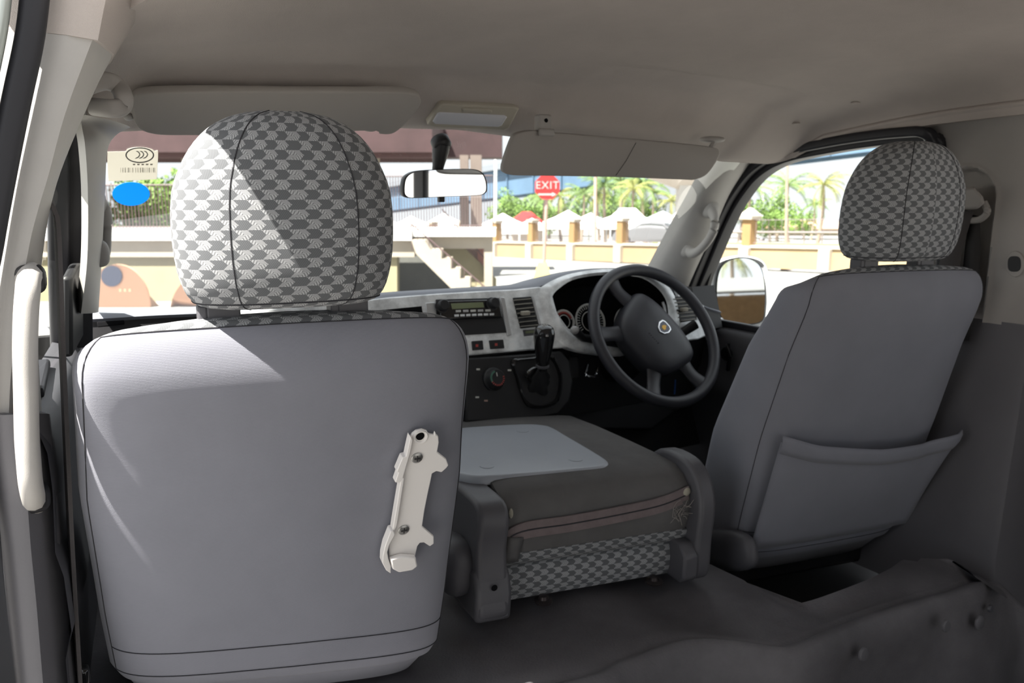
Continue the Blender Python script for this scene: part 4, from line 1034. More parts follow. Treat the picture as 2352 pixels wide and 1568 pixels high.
# rear-view mirror
mn = V((.045, -1., -.02)).normalized(); mp = onY(1021, 420, 1.47)
T = thing('rear_view_mirror', mp, 'black framed rear view mirror hanging from the windscreen', 'mirror')
mo = spline([lpx(*p) for p in ((924, 440), (927, 412), (940, 398), (965, 391), (1030, 388), (1085, 388), (1106, 395), (1116, 411), (1119, 432), (1114, 444), (1095, 449), (1020, 452), (950, 455), (930, 452))], 4, True)
o = [onPl(q.x, q.y, mp, mn) for q in mo]; c = sum(o, V())/len(o)
b = MB(); b.loft([[q-mn*h+(c-q)*i for q in o] for h, i in ((.034, .35), (.028, .12), (.014, .02), (0, 0), (-.002, .01), (-.001, .035))]); hs = b.build('mirror_housing', M['blk'], T, smooth=60)
b = MB(); b.prism([q+(c-q)*.045+mn*.0008 for q in o], mn*.0012); b.build('mirror_glass', M['mirror'], T, smooth=30)
b = MB(); b.box(onPl(1013, 457, mp+mn*-.012, mn), (.012, .012, .012)); b.build('dip_tab', M['blk'], T, bevel=.002)
top = ws(1014, 332, .0); b = MB(); b.lathe([(0, -.012), (.019, -.012), (.0195, .004), (.016, .010), (0, .012)], top, WN, 24); q4 = onPl(1004, 398, mp-mn*.022, mn); b.tube([top.lerp(q4, t) for t in (0, .25, .5, .75, 1)], [.0175, .0165, .014, .0115, .0105], 16, upv=(1, 0, 0)); b.build('mirror_stem', M['blk'], T, smooth=60)
# stickers on the glass
sp_ = V((.2, 1.489, .09)); sn = V((-.117, 1, 1.0735)).normalized()
def sg(u, v, off=.0035): return onPl(u, v, sp_-sn*off, sn)
T = thing('inspection_sticker', sg(305, 378), 'cream rectangular sticker with oval mark at the top left of the windscreen', 'sticker')
b = MB(); b.prism(spline([sg(*p) for p in ((247, 352), (250, 348), (287, 347), (292, 342), (308, 338), (330, 338), (348, 342), (355, 346), (360, 345), (363, 348), (362, 380), (360, 408), (356, 411), (300, 414), (254, 415), (249, 412), (247, 380))], 3, True), -sn*.0006); b.build('card', M['paper'], T)
def ell_px(cx, cy, a, c_, off, n=36): return [sg(cx+a*math.cos(2*PI*k/n), cy+c_*math.sin(2*PI*k/n), off) for k in range(n)]
b = MB(); b.ring(ell_px(321, 356, 33, 18, .0048), ell_px(321, 356, 30, 15.5, .0048), -sn*.0003); ov = b.build('oval_border', M['ink'], T)
b = MB()
for k in range(3):
    x = 312+9*k
    pts = [(x, 347), (x+6, 349), (x+9, 355), (x+5, 361), (x-2, 364)]
    b.tube([sg(p.x, p.y, .0052) for p in spline([V((q[0], q[1], 0)) for q in pts], 4)], [.0002, .0006]*1+[.0009]*(4*4+1-4)+[.0006, .0002], 5)
b.build('crescent_mark', M['ink'], ov)
b = MB(); r = random.Random(4)
for k in range(22):
    x = 276+r.random()*2+3.7*k; w_ = r.choice((.6, 1., 1.6)); b.prism([sg(x, 385, .0044), sg(x+w_, 385, .0044), sg(x+w_, 396, .0044), sg(x, 396, .0044)], -sn*.0002)
for k in range(5): x = 305+10*k; b.prism([sg(x, 376, .0044), sg(x+6, 376, .0044), sg(x+5, 379, .0044), sg(x, 379, .0044)], -sn*.0002)
b.build('barcode', mat('faded_barcode_ink', (.45, .43, .37), .7), T)
b = MB(); b.prism(ell_px(301, 445, 43, 27, .0035), -sn*.0006); tag(b.build('oval_sticker', M['blue']), 'plain bright blue oval sticker below the cream sticker on the windscreen', 'sticker')

# wing mirror outside the driver's window
YM = 1.74
wmp = onY(1700, 668, YM); wmn = V((-.345, -.935, .085)).normalized()
T = thing('wing_mirror', wmp, "white wing mirror outside the driver's window", 'mirror')
so = spline([lpx(*p) for p in ((1622, 752), (1622, 690), (1624, 640), (1634, 612), (1655, 596), (1690, 587), (1725, 588), (1752, 600), (1765, 630), (1770, 680), (1764, 725), (1752, 752), (1700, 760), (1660, 760))], 4, True)
o = [onPl(q.x, q.y, wmp, wmn) for q in so]; c = sum(o, V())/len(o)
b = MB(); b.loft([[q-wmn*h+(c-q)*i for q in o] for h, i in ((.10, .55), (.085, .25), (.05, .05), (.01, 0), (-.004, .015), (-.006, .05), (.002, .09))]); b.build('mirror_shell', M['car'], T, smooth=70)
go = spline([lpx(*p) for p in ((1644, 700), (1643, 650), (1652, 614), (1675, 595), (1705, 590), (1732, 598), (1748, 618), (1755, 655), (1755, 705), (1748, 738), (1712, 746), (1672, 746), (1655, 732))], 4, True)
o = [onPl(q.x, q.y, wmp, wmn) for q in go]
b = MB(); b.prism([q+wmn*.0045 for q in o], wmn*.002); b.build('mirror_bezel', M['blk'], T)
c = sum(o, V())/len(o)
b = MB(); b.prism([c.lerp(q, .965)+wmn*.0055 for q in o], wmn*.002); b.build('mirror_glass', M['mirror'], T, smooth=30)
b = MB(); b.box(wmp+V((-.06, .03, -.10)), (.16, .05, .05)); b.build('mirror_arm', M['car'], T, bevel=.01)

# ================================================================== OUTDOORS
HF = V((math.sin(YAW), math.cos(YAW), 0))
SL_ = .045
def gz(p): return -ZO - SL_*max(0, p.x*HF.x+p.y*HF.y)
def G(u, d, v=480): p = Pd(u, v, d); p.z = gz(p); return p
def gnd(p): p = V(p); p.z = gz(p); return p
b = MB()
rows = []
for f in (-40, -5, 0, 5, 20, 60, 150, 320):
    rows.append([V((HF.x*f+RT.x*s, HF.y*f+RT.y*s, gz(HF*f))) for s in (-200, -60, -10, 10, 60, 200)])
b.grid(rows)
gr = b.build('ground', M['conc'], smooth=0); gr['kind'] = 'structure'; gr['label'] = 'bright concrete yard in front of the van'; gr['category'] = 'ground'

# --- stair block with railing -----------------------------------------
D0 = 18.
def fl(u, v, d=D0): return Pd(u, v, d)
T = thing('stair_building', G(900, D0), 'cream raised walkway with white coping, maroon canopy and stairs left of the exit sign', 'building')
def wallbox(name, u0, v0, u1, v1, mt, d=D0, dep=.3, par=None, bevel=0):
    o = [fl(u0, v0, d), fl(u1, v0, d), fl(u1, v1, d), fl(u0, v1, d)]
    b = MB(); b.prism(o, RT.cross(V((0, 0, -1)))*0 + V((HF.x, HF.y, 0))*dep); return b.build(name, mt, par if par is not None else T, bevel=bevel)
wallbox('coping', -40, 528, 945, 552, M['cop'], D0-.15, .9); wallbox('coping', 945, 526, 1138, 543, M['cop'], D0, .9)
wallbox('fascia_band', -40, 552, 952, 590, M['cream'], D0, .5); wallbox('fascia_band', 952, 543, 1131, 571, M['cream'], D0+.2, .5)
wallbox('lower_wall', -40, 590, 912, 860, M['yell'], D0+.12, .4)
wallbox('dark_recess', 912, 580, 1062, 860, M['dgrey'], D0+1.2, .2)  # dark sheet carrying the shade of the void under the stairs in its colour
wallbox('rear_wall', 1040, 571, 1128, 860, M['mauve'], D0+.9, .2)
wallbox('corner_post', 1112, 571, 1131, 860, M['cream'], D0+.2, .4)
wallbox('door_jamb', 1097, 571, 1110, 860, mat('dusty_rose_paint', (.42, .22, .18), .9), D0+.7, .2)
st = [(945, 552), (975, 552), (990, 574), (1014, 574), (1014, 594), (1036, 594), (1036, 617), (1057, 617), (1057, 640), (1080, 640), (1080, 664), (1102, 664), (1102, 690), (1130, 690), (1130, 720), (1060, 720), (1040, 666), (955, 582)]
b = MB(); b.prism([fl(u, v, D0-.5) for u, v in st], V((HF.x, HF.y, 0))*.55); b.build('stair_flight', M['cream'], T)
st2 = [(975, 552), (990, 574), (1014, 574), (1014, 594), (1036, 594), (1036, 617), (1057, 617), (1057, 640), (1080, 640), (1080, 664), (1102, 664), (1102, 690), (1140, 690), (1140, 640), (1050, 552)]
b = MB(); b.prism([fl(u, v, D0+.6) for u, v in st2], V((HF.x, HF.y, 0))*.05); b.build('stair_side_wall', M['yell'], T)
def canopy(n_, z, d0, d1, s0, s1, mt, th):
    b = MB(); P = [V((HF.x*d+RT.x*s, HF.y*d+RT.y*s, z)) for d, s in (((d0, s0), (d0, s1-2.), (d0+4.2, s1-2.), (d0+4.2, s1), (d1, s1), (d1, s0)) if d1-d0 > 5 else ((d0, s0), (d0, s1-2.), (d1, s1-2.), (d1, s0)))]; b.prism(P, (0, 0, th)); return b.build(n_, mt, T)
canopy('canopy_roof', 1.02, 25., 31.5, -24, -.35, M['maroon'], 1.1)
b = MB(); b.box((-1.18, 4.3, 4.1), (1.16, 7.5, .45)); b.build('added_shade_beam', M['cream'], T)  # out-of-view beam added to keep sun off the wheel and dash
for k in range(3):
    d = 25.3+2.2*k; canopy('canopy_beam', .86, d, d+.35, -22, -.4, mat('canopy_beam_brown', (.10, .055, .055), .8), .17)
for u, w, mt, d in ((438, 36, 'cream', 25.6), (849, 38, 'cream', 25.6), (1066, 20, 'brn', 26.), (1093, 26, 'brn', 26.)):
    p, q = Pd(u-w/2, 320, d), Pd(u+w/2, 320, d); r_ = Pd(u, 545, d)
    b = MB(); hw_ = (q-p).length; cc = (p+q)/2; b.box(V((cc.x, cc.y, (1.0+r_.z)/2)), (hw_, hw_, 1.0-r_.z), Matrix.Rotation(-YAW, 3, 'Z')); b.build('column', M[mt], T)
# railing on the walkway, and sloping down the stairs
def fence_run(name, a, c, n, h0, h1, r, mt, par, rails=True):
    b = MB()
    for k in range(n+1):
        p = a.lerp(c, k/n); hh = h0+(h1-h0)*k/n
        b.tube([p, p+V((0, 0, hh))], r, 4)
    if rails: b.tube([a+V((0, 0, h0)), c+V((0, 0, h1))], r*1.6, 5); b.tube([a+V((0, 0, .08)), c+V((0, 0, .08))], r*1.4, 5)
    return b.build(name, mt, par)
fence_run('railing', fl(-30, 530, D0), fl(440, 530, D0), 60, .98, .98, .012, M['iron'], T)
fence_run('railing', fl(880, 528, D0+.1), fl(1132, 526, D0+.1), 40, 1.15, 1.15, .009, M['iron'], T)
b = MB(); b.tube([fl(935, 505, D0-.5), fl(1150, 690, D0-.5)], .016, 5); b.tube([fl(1015, 480, D0+.3), fl(1120, 600, D0+.3)], .016, 5)
for k in range(14): p = fl(945, 514, D0-.5).lerp(fl(1120, 664, D0-.5), k/13); b.tube([p, p-V((0, 0, .55))], .008, 4)
b.build('stair_handrail', M['iron'], T)
# peach boards leaning on the wall
for (u, v, a, c_, lab, hole) in ((268, 705, 76, 98, 'peach rounded board with a round porthole under the walkway at the left', True), (470, 720, 80, 92, 'peach rounded board half hidden behind the passenger headrest', False)):
    d = D0-1.2
    T2 = thing('peach_board', G(u, d), lab, 'board', 'peach boards under the walkway')
    b = MB(); o = []
    for k in range(25): t = PI*k/24; o.append(fl(u+a*math.cos(t), v-c_*math.sin(t), d))
    g1_, g0_ = G(u-a, d), G(u+a, d); o += [g1_, g0_]
    b.prism(o, V((HF.x, HF.y, 0))*.06); b.build('board', M['peach'], T2)
    if hole:
        b = MB(); cpt = fl(256, 634, d-.03); rr_ = 24/1898*d; b.lathe([(0, 0), (rr_, 0), (rr_, .05), (0, .05)], cpt, FW, 28); b.build('porthole', mat('dark_blue_pane', (.02, .024, .045), .4), T2)
        b = MB()
        for uu in (276, 287, 298):
            b.prism([fl(uu-3, 663, d-.005), fl(uu+3, 663, d-.005), fl(uu+3, 670, d-.005), fl(uu-3, 670, d-.005)], HF*.004)
        b.build('faint_mark', mat('faint_peach_print', (.45, .2, .12), .7), T2)

# --- exit sign -----------------------------------------------------------
ds = 19.
T = thing('exit_sign', G(1248, ds, 600), 'red octagonal EXIT sign with white arrow on a thin post', 'sign')
sc_ = ds/1898
ctr = fl(1257, 429, ds); base = gnd(ctr+V((HF.x, HF.y, 0))*.07-RT*.09)
fx, fz = RT, V((0, 0, 1)); fn = -HF
b = MB(); ax_ = ctr-base; R8 = 30.5*sc_
b.prism([ctr+fx*(R8*math.cos(PI/8+PI/4*k))+fz*(R8*math.sin(PI/8+PI/4*k)) for k in range(8)], fn*.02); pl_ = b.build('sign_plate', M['signr'], T)
b = MB(); b.tube([base, ctr+HF*.07], .04, 10); b.build('post', M['pole'], T)
def tapered(name, c, w0, w1, h, mt, par):
    b = MB(); b.loft([[c+RT*(w*x)+HF*(w*y)+V((0, 0, z)) for x, y in ((-.5, -.5), (.5, -.5), (.5, .5), (-.5, .5))] for z, w in ((0, w0), (h*.3, w0*.96), (h, w1))]); return b.build(name, mt, par, smooth=0)
tapered('concrete_base', base, .55, .2, base.z*-1+fl(1247, 606, ds).z, M['ybase'], T)
fc = bpy.data.curves.new('lettering', 'FONT'); fc.body = 'EXIT'; fc.align_x = 'CENTER'; fc.align_y = 'CENTER'; fc.size = 25*sc_*.98; fc.extrude = .004; fc.offset = .0; fc.space_character = 1.1
fc.materials.append(M['signw']); ft_ = bpy.data.objects.new('tmp_text', fc); col.objects.link(ft_); bpy.context.view_layer.update()
me_ = bpy.data.meshes.new_from_object(ft_); bpy.data.objects.remove(ft_); fo_ = bpy.data.objects.new('lettering', me_); col.objects.link(fo_)
Rm = Matrix((fx, fz, fn)).transposed().to_4x4(); fo_.matrix_world = Matrix.Translation(ctr+fn*.024+fz*3*sc_)@Rm
fo_.parent = T; fo_.matrix_parent_inverse = Matrix.Translation(WL[T.name]).inverted()
b = MB(); a0 = ctr+fn*.021-fz*17*sc_
b.prism([a0+fx*(x*sc_)+fz*(y*sc_) for x, y in ((-21, -2), (11, -2), (11, -5), (21, 0), (11, 5), (11, 2), (-21, 2))], fn*.004); b.build('arrow', M['signw'], pl_)

# --- overpass ---------------------------------------------------------------
e0, e1 = Pd(600, 520, 190), Pd(2240, 318, 80)
dirr = (e1-e0).normalized(); out_ = V((dirr.y, -dirr.x, 0)).normalized()
T = thing('overpass', gnd((e0+e1)/2), 'blue steel girder overpass crossing above the yard behind the exit sign', 'bridge')
b = MB(); b.sweep([e0, e1], [(-.2, 0), (.2, 0), (.2, 4.1), (-.2, 4.1)]); b.build('girder', M['girder'], T)
b = MB(); b.sweep([e0-out_*6, e1-out_*6], [(-.2, 0), (.2, 0), (.2, 4.1), (-.2, 4.1)]); b.build('girder', M['girder'], T)
b = MB(); b.sweep([e0-out_*3+V((0, 0, 4.15)), e1-out_*3+V((0, 0, 4.15))], [(-4.2, 0), (4.2, 0), (4.2, .9), (-4.2, .9)]); b.build('deck', M['girdl'], T)
b = MB()
for k in range(26):
    p = e0.lerp(e1, (k+.5)/26); b.box(p+V((0, 0, 2.05)), (.16, .9, 4.0), Matrix.Rotation(math.atan2(out_.y, out_.x)-PI/2, 3, 'Z'))
b.build('stiffener', M['girder'], T)
b = MB(); e2 = e1+dirr*16; 
b.sweep([e1, e2], [(-.2, 0), (.2, 0), (.2, 4.1), (-.2, 4.1)]); b.build('girder', M['girder'], T)
b = MB(); c = Pd(1578, 470, 40); g_ = gnd(c); b.box(V((c.x, c.y, (g_.z+c.z+1.0)/2)), (.95, .95, c.z+1.0-g_.z), Matrix.Rotation(-YAW, 3, 'Z')); b.build('pier', mat('pier_concrete', (.62, .60, .57), .9), T)
b = MB(); b.loft([[c+RT*(w*x)+HF*(w*.5*y)+V((0, 0, z)) for x, y in ((-1, -1), (1, -1), (1, 1), (-1, 1))] for z, w in ((.75, .5), (1.4, 2.2), (2.3, 2.6))]); b.build('pier_cap', mat('pier_cap_concrete', (.58, .52, .46), .9), T)

# --- perimeter wall -----------------------------------------------------------
A, B = G(1137, 44., 590), G(1715, 31., 612)
A.z = Pd(1137, 590, 44.).z; B.z = Pd(1715, 614, 31.).z
W_ = (B-A); Wd = W_.normalized(); Wn = V((-Wd.y, Wd.x, 0)).normalized()
if Wn.dot(HF) > 0: Wn = -Wn
T = thing('perimeter_wall', (A+B)/2, 'ochre perimeter wall with orange pillars and iron pickets across the yard', 'wall')
def wp(t, z=0, o=0): return A+W_*t+V((0, 0, z))+Wn*o
t0, t1 = -.55, 2.2
hw = .74
b = MB(); b.prism([wp(t0), wp(t1), wp(t1, hw), wp(t0, hw)], Wn*-.25); b.build('wall_panel', M['fenw'], T)
b = MB(); b.prism([wp(t0, hw, .06), wp(t1, hw, .06), wp(t1, hw+.09, .06), wp(t0, hw+.09, .06)], Wn*-.37); b.build('wall_cap', M['fenp'], T)
def tu(u):                                    # wall parameter seen at image column u
    r = ray(u, 580); n = V((Wd.y, -Wd.x, 0)); p = r*(A.dot(n)/r.dot(n)); return (p-A).dot(Wd)/W_.length
pil = [1137, 1219, 1314, 1423, 1556, 1713, 1898, 2150]
ts_ = [tu(u) for u in pil]
dt = (ts_[5]-ts_[0])/5
tt = [ts_[0]+dt*k for k in range(-3, 12)]
for k, t in enumerate([ts_[0]-2*dt, ts_[0]-dt]+ts_[:6]):
    b = MB(); b.box(wp(t, hw/2, .03), (.42, .34, hw), Matrix.Rotation(math.atan2(Wd.y, Wd.x), 3, 'Z')); b.build('pilaster', M['fenp'], T)
    R_ = Matrix.Rotation(math.atan2(Wd.y, Wd.x), 3, 'Z')
    b = MB(); b.box(wp(t, hw+.09+.48, -.12), (.38, .38, .96), R_); pz = b.build('pillar', M['fenc'], T)
    big = k >= 6
    b = MB(); s = .30 if big else .24; zc_ = hw+1.05
    b.loft([[wp(t, zc_+z, -.12)+(R_ @ V((s*w*x, s*w*y, 0))) for x, y in ((-1, -1), (1, -1), (1, 1), (-1, 1))] for z, w in ((0, .95), (.10, 1.0), (.14, 1.0), (.42 if big else .16, .12))]); b.build('pillar_cap', M['fenp'], pz, smooth=0)
t = ts_[6]
for t in (ts_[6], ts_[7]):
    b = MB(); b.box(wp(t, hw/2, .03), (.42, .34, hw), Matrix.Rotation(math.atan2(Wd.y, Wd.x), 3, 'Z')); b.build('pilaster', M['fenp'], T)
allt = [ts_[0]-2*dt, ts_[0]-dt]+ts_[:6]+[t1]
for t, q in zip(allt, allt[1:]):
    n_ = max(8, int((q-t)*W_.length/.14)); fence_run('picket_panel', wp(t, hw+.09, -.12), wp(q, hw+.09, -.12), min(n_, 70), .92, .92, .008, M['rail'], T)

# --- tents -----------------------------------------------------------------
def tent(u, v, d, hwpx, lab, mt, fl_=.0):
    pk = Pd(u, v, d); s = hwpx/1898*d; g_ = gnd(pk); hc = s*.50
    T = thing('tent', g_, lab, 'tent', 'tents beyond the perimeter wall')
    z0 = pk.z-hc; b = MB(); cc = V((pk.x, pk.y, 0)); e = [(-1, -1), (1, -1), (1, 1), (-1, 1)]
    def rg(z, w): return [V((pk.x, pk.y, z))+RT*(s*w*x)+HF*(s*w*y) for x, y in e]
    b.loft([rg(z0-.38, 1.0), rg(z0, 1.0), rg(z0+hc*.45, .5), rg(pk.z, fl_+.02)], capa=False); b.build('canopy', mt, T, smooth=0)
    for x, y in e:
        p = V((pk.x, pk.y, z0))+RT*(s*.96*x)+HF*(s*.96*y); b = MB(); b.tube([V((p.x, p.y, g_.z)), p], .05, 6); b.build('post', M['polew'], T)
tent(895, 505, 57, 42, 'white tent peak behind the walkway railing beside the passenger headrest', M['tent'])
tent(944, 496, 62, 40, 'white tent behind the railing left of the rear view mirror tab', M['tent'])
tent(1018, 490, 68, 56, 'white tent behind the railing below the rear view mirror', M['tent'])
tent(1155, 490, 59, 62, 'white tent just right of the walkway corner', M['tent'])
tent(1222, 501, 64, 30, 'small white tent peak left of the exit sign post', M['tent'])
tent(1305, 483, 60, 56, 'white tent just right of the exit sign post', M['tent'])
tent(1356, 489, 66, 44, 'white tent behind the pink lamp pole', M['tent'])
tent(1442, 478, 60, 66, 'largest white tent with flattened peak left of the silver car', M['tent'], .22)
tent(1522, 484, 67, 58, 'grey tent behind the parked silver car', M['tentg'])

# --- parked car -----------------------------------------------------------------
cd = 52.; cp = G(1492, cd, 560); cp.z = Pd(1492, 563, cd).z
T = thing('parked_car', cp, 'silver white saloon parked beyond the picket fence', 'car')
cf_ = (-RT*.93+HF*.36).normalized(); cs = V((-cf_.y, cf_.x, 0))
def cl_(x, y, z): return cp+cf_*x+cs*y+V((0, 0, z))
side = [(-2.2, .35), (-2.22, .6), (-2.15, .92), (-1.55, .98), (-.95, 1.40), (-.2, 1.46), (.45, 1.40), (1.15, .98), (2.0, .86), (2.2, .62), (2.2, .32), (1.9, .25), (-1.9, .25)]
b = MB(); b.loft([[cl_(x*k, y, z if z < 1.0 else 1.0+(z-1.0)*g) for x, z in side] for y, k, g in ((-.86, .97, .1), (-.84, 1, .55), (-.66, 1, .97), (0, 1.0, 1.02), (.66, 1, .97), (.84, 1, .55), (.86, .97, .1))]); b.build('body', M['carsil'], T, smooth=50)
gl = [(-1.42, 1.0), (-.92, 1.33), (-.2, 1.38), (.40, 1.32), (.98, 1.0)]
for y0, y1 in ((-.80, -.835), (.80, .835)):
    b = MB(); b.prism([cl_(x, y0 if z > 1.2 else y1, z) for x, z in gl], cs*(.02 if y1 > 0 else -.02)); b.build('side_window', M['carg'], T)
b = MB(); b.prism([cl_(-1.5, -.68, 1.03), cl_(-1.5, .68, 1.03), cl_(-1.0, .56, 1.38), cl_(-1.0, -.56, 1.38)], V((-cf_.x*.03, -cf_.y*.03, .02))); b.build('rear_window', M['carg'], T)
for x in (-1.35, 1.35):
    for y in (-.78, .78):
        b = MB(); b.lathe([(0, -.11), (.28, -.11), (.32, -.08), (.32, .08), (.28, .11), (0, .11)], cl_(x, y, .32), cs, 20); w_ = b.build('wheel', M['tyre'], T)
        b = MB(); b.lathe([(0, 0), (.2, 0), (.19, .02), (0, .02)], cl_(x, y+(.1 if y > 0 else -.12), .32), cs, 16); b.build('hub_cap', M['silvl'], w_)
for y in (-.62, .62):
    b = MB(); b.box(cl_(-2.17, y, .76), (.1, .34, .16), Matrix.Rotation(math.atan2(cf_.y, cf_.x), 3, 'Z')); b.build('tail_lamp', M['red'], T)

# --- poles -----------------------------------------------------------------------
def pole(u, v0, v1, d, wpx, mt, lab):
    a, c = Pd(u, v0, d), G(u-2, d, v1); b = MB(); r = wpx/2/1898*d; b.tube([c, a], [r*1.15, r], 8); b.lathe([(r*1.15, 0), (r*1.6, .02), (r*1.6, r*2), (0, r*2.4)], a, (0, 0, 1), 10)
    T = thing('lamp_pole', c, lab, 'pole', 'poles in the yard'); o = b.build('pole_shaft', mt, T)
    b = MB(); b.box(c+V((0, 0, .1)), (r*5, r*5, .2)); b.build('base_plate', M['rail'], T)
pole(1139, 300, 500, 50, 7, M['polew'], 'white pole rising beside the walkway corner')
pole(1368, 404, 580, 42, 7, M['pole'], 'pink painted pole standing right of the exit sign')
pole(1809, 330, 576, 30.5, 6.5, M['trunk'], "brown pole standing in the driver's window beyond the fence")
pole(1753, 440, 520, 90, 4, M['polew'], "thin distant pole in the driver's window between the fence pillars")

# --- road, verge, guard rail beyond the fence at the right ----------------------------
def strip(name, mt, va, vb, d, lab, cat, th=.05):
    pa, pb = Pd(1580, va, d), Pd(2300, va+6, d*.8); qa, qb = Pd(1580, vb, d), Pd(2300, vb+8, d*.8)
    b = MB(); b.prism([pa, pb, qb, qa], V((HF.x, HF.y, 0))*th); return tag(b.build(name, mt), lab, cat)
g1_ = [gnd(Pd(1500, 545, 62)), gnd(Pd(2400, 545, 45)), gnd(Pd(2400, 540, 52)), gnd(Pd(1500, 540, 70))]
b = MB(); b.prism(g1_, (0, 0, .35)); tag(b.build('grass_verge', M['grass']), 'green grass verge beside the road beyond the fence', 'grass', kind='stuff')
b = MB(); a, c = gnd(Pd(1560, 540, 66)), gnd(Pd(2380, 540, 49))
b.tube([a+V((0, 0, 1.15)), c+V((0, 0, 1.15))], .10, 6)
for k in range(20): p = a.lerp(c, k/19); b.tube([p, p+V((0, 0, 1.1))], .06, 5)
tag(b.build('guard_rail', M['rail']), "grey guard rail along the road seen through the driver's window", 'guard rail')
for u, v, d, w, lab in ((1870, 505, 135, 16, "low house with terracotta roof seen through the driver's window"), (1475, 497, 132, 12, 'low house with brown roof behind the large white tent'), (1210, 486, 85, 3.5, 'small red roofed stall behind the white tents')):
    p = Pd(u, v, d); g_ = gnd(p); T = thing('low_house', g_, lab, 'house', 'houses beyond the fence')
    b = MB(); b.loft([[V((p.x, p.y, z))+RT*(w*.5*x*k)+HF*(3*y*k) for x, y in ((-1, -1), (1, -1), (1, 1), (-1, 1))] for z, k in ((p.z-1.3, 1.12), (p.z-1.2, 1.12), (p.z, .25))]); b.build('roof', M['roof'] if u != 1210 else M['signr'], T, smooth=0)
    b = MB(); b.box(V((p.x, p.y, (p.z-1.25+g_.z)/2)), (w*.9, 5, p.z-1.25-g_.z), Matrix.Rotation(-YAW, 3, 'Z')); b.build('house_wall', M['fenp'], T)

# --- palms and trees --------------------------------------------------------------
def frond_mesh(bm_, base, az, el, L, droop, rng, w=.55):
    n = 12; pts = []; p = V(base); e = el; seg = L/n
    for k in range(n+1):
        pts.append(V(p)); p = p+V((math.cos(az)*math.cos(e), math.sin(az)*math.cos(e), math.sin(e)))*seg; e -= droop/n
    sd = V((-math.sin(az), math.cos(az), 0))
    for k in range(1, n):
        t = (pts[k+1]-pts[k-1]).normalized(); up = sd.cross(t)
        ll = L*.30*math.sin(PI*(.12+.86*k/n))**.7
        for s_ in (-1, 1):
            for q in (0, .5):
                b0 = pts[k].lerp(pts[k+1], q); tip = b0+(sd*s_*w+t*.75-V((0, 0, 1))*.45*rng.uniform(.6, 1.4)).normalized()*ll
                i = len(bm_.v); w2_ = seg*.16
                bm_.v += [tuple(b0-t*w2_), tuple(b0+t*w2_), tuple(tip)]; bm_.face([i, i+1, i+2])
    bm_.tube(pts, [.05*(1-k/(n+1)) for k in range(n+1)], 4)
def palm_proto(seed, h, R, mt):
    rng = random.Random(seed); T = thing('coconut_palm', (0, 0, 0), '', 'palm', 'palms and trees beyond the fence')
    b = MB(); path = spline([V((0, 0, 0)), V((.3, .1, h*.35)), V((.5, .1, h*.7)), V((.4, 0, h))], 4); b.tube(path, [.22-.09*k/(len(path)-1) for k in range(len(path))], 8); b.build('trunk', M['trunk'], T)
    b = MB()
    for k in range(19): frond_mesh(b, (.4, 0, h), 2*PI*k/19*2.4+rng.uniform(-.2, .2), rng.uniform(-.5, 1.25), R*rng.uniform(.85, 1.1), rng.uniform(1.1, 1.9), rng)
    b.build('fronds', mt, T, smooth=0, fixn=False); return T
def tree_proto(seed, h, R):
    rng = random.Random(seed); T = thing('leafy_tree', (0, 0, 0), '', 'tree', 'palms and trees beyond the fence')
    b = MB(); b.tube([V((0, 0, 0)), V((.1, 0, h*.6))], [.25, .15], 8)
    for k in range(5): a = k*1.3; b.tube([V((.1, 0, h*.5)), V((math.cos(a)*R*.5, math.sin(a)*R*.5, h*.8))], [.1, .04], 5)
    b.build('trunk', M['trunk'], T); b = MB()
    blobs = [(V((rng.gauss(0, R*.42), rng.gauss(0, R*.42), h-R*.7+rng.gauss(0, R*.35))), R*rng.uniform(.35, .6)) for _ in range(11)]
    for c, r in blobs:
        for k in range(170):
            d = V((rng.gauss(0, 1), rng.gauss(0, 1), rng.gauss(0, 1))).normalized(); p = c+d*r*rng.uniform(.75, 1.05)
            a = V((rng.gauss(0, 1), rng.gauss(0, 1), rng.gauss(0, 1))).normalized(); q = a.cross(d).normalized(); s = R*.075
            i = len(b.v); b.v += [tuple(p-a*s), tuple(p+q*s*.6), tuple(p+a*s), tuple(p-q*s*.6)]; b.face([i, i+1, i+2, i+3])
    b.build('foliage', M['leaf'], T, smooth=0, fixn=False); return T
PR = [palm_proto(1, 6.5, 3.4, M['frond']), palm_proto(2, 6.5, 3.0, M['frond2']), palm_proto(3, 6.5, 3.6, M['frond'])]
TR = [tree_proto(5, 6., 2.6), tree_proto(6, 6., 3.0)]
used = set()
def plant(protos, i, u, v, d, h0, lab, rz):
    p = Pd(u, v, d); g_ = gnd(p); sc = (p.z-g_.z)/h0; src = protos[i]
    if src.name not in used: used.add(src.name); src.location = g_; src.rotation_euler = (0, 0, rz); src.scale = (sc,)*3; src['label'] = lab; return
    copy_tree(src, g_, rz, sc, lab)
palms = [(1336, 447, 76, 'palm rising directly behind the exit sign post and tents'), (1290, 450, 84, 'palm just right of the exit sign octagon, behind the tents'), (1393, 428, 74, 'palm just right of the pink pole'), (1418, 420, 85, 'tall palm above the largest white tent'), (1452, 436, 70, 'bushy palm behind the peak of the largest white tent'), (1487, 425, 76, 'palm left of the bridge pier above the silver car'), (1500, 445, 88, 'yellowish palm crown behind the grey tent'), (1535, 462, 70, 'palm against the bridge pier'), (1728, 432, 82, 'palm at the left edge of the driver\'s window'), (1818, 428, 70, 'palm behind the brown pole in the driver\'s window'), (1886, 425, 66, "palm beside the driver's headrest in the window"), (1868, 470, 92, "short far palm left of the driver's headrest"), (1255, 455, 82, 'palm hidden partly by the exit sign'), (1378, 452, 92, 'dark far palm behind the pink pole')]
for k, (u, v, d, lab) in enumerate(palms): plant(PR, k % 3, u, v, d, 6.5, lab, k*1.7)
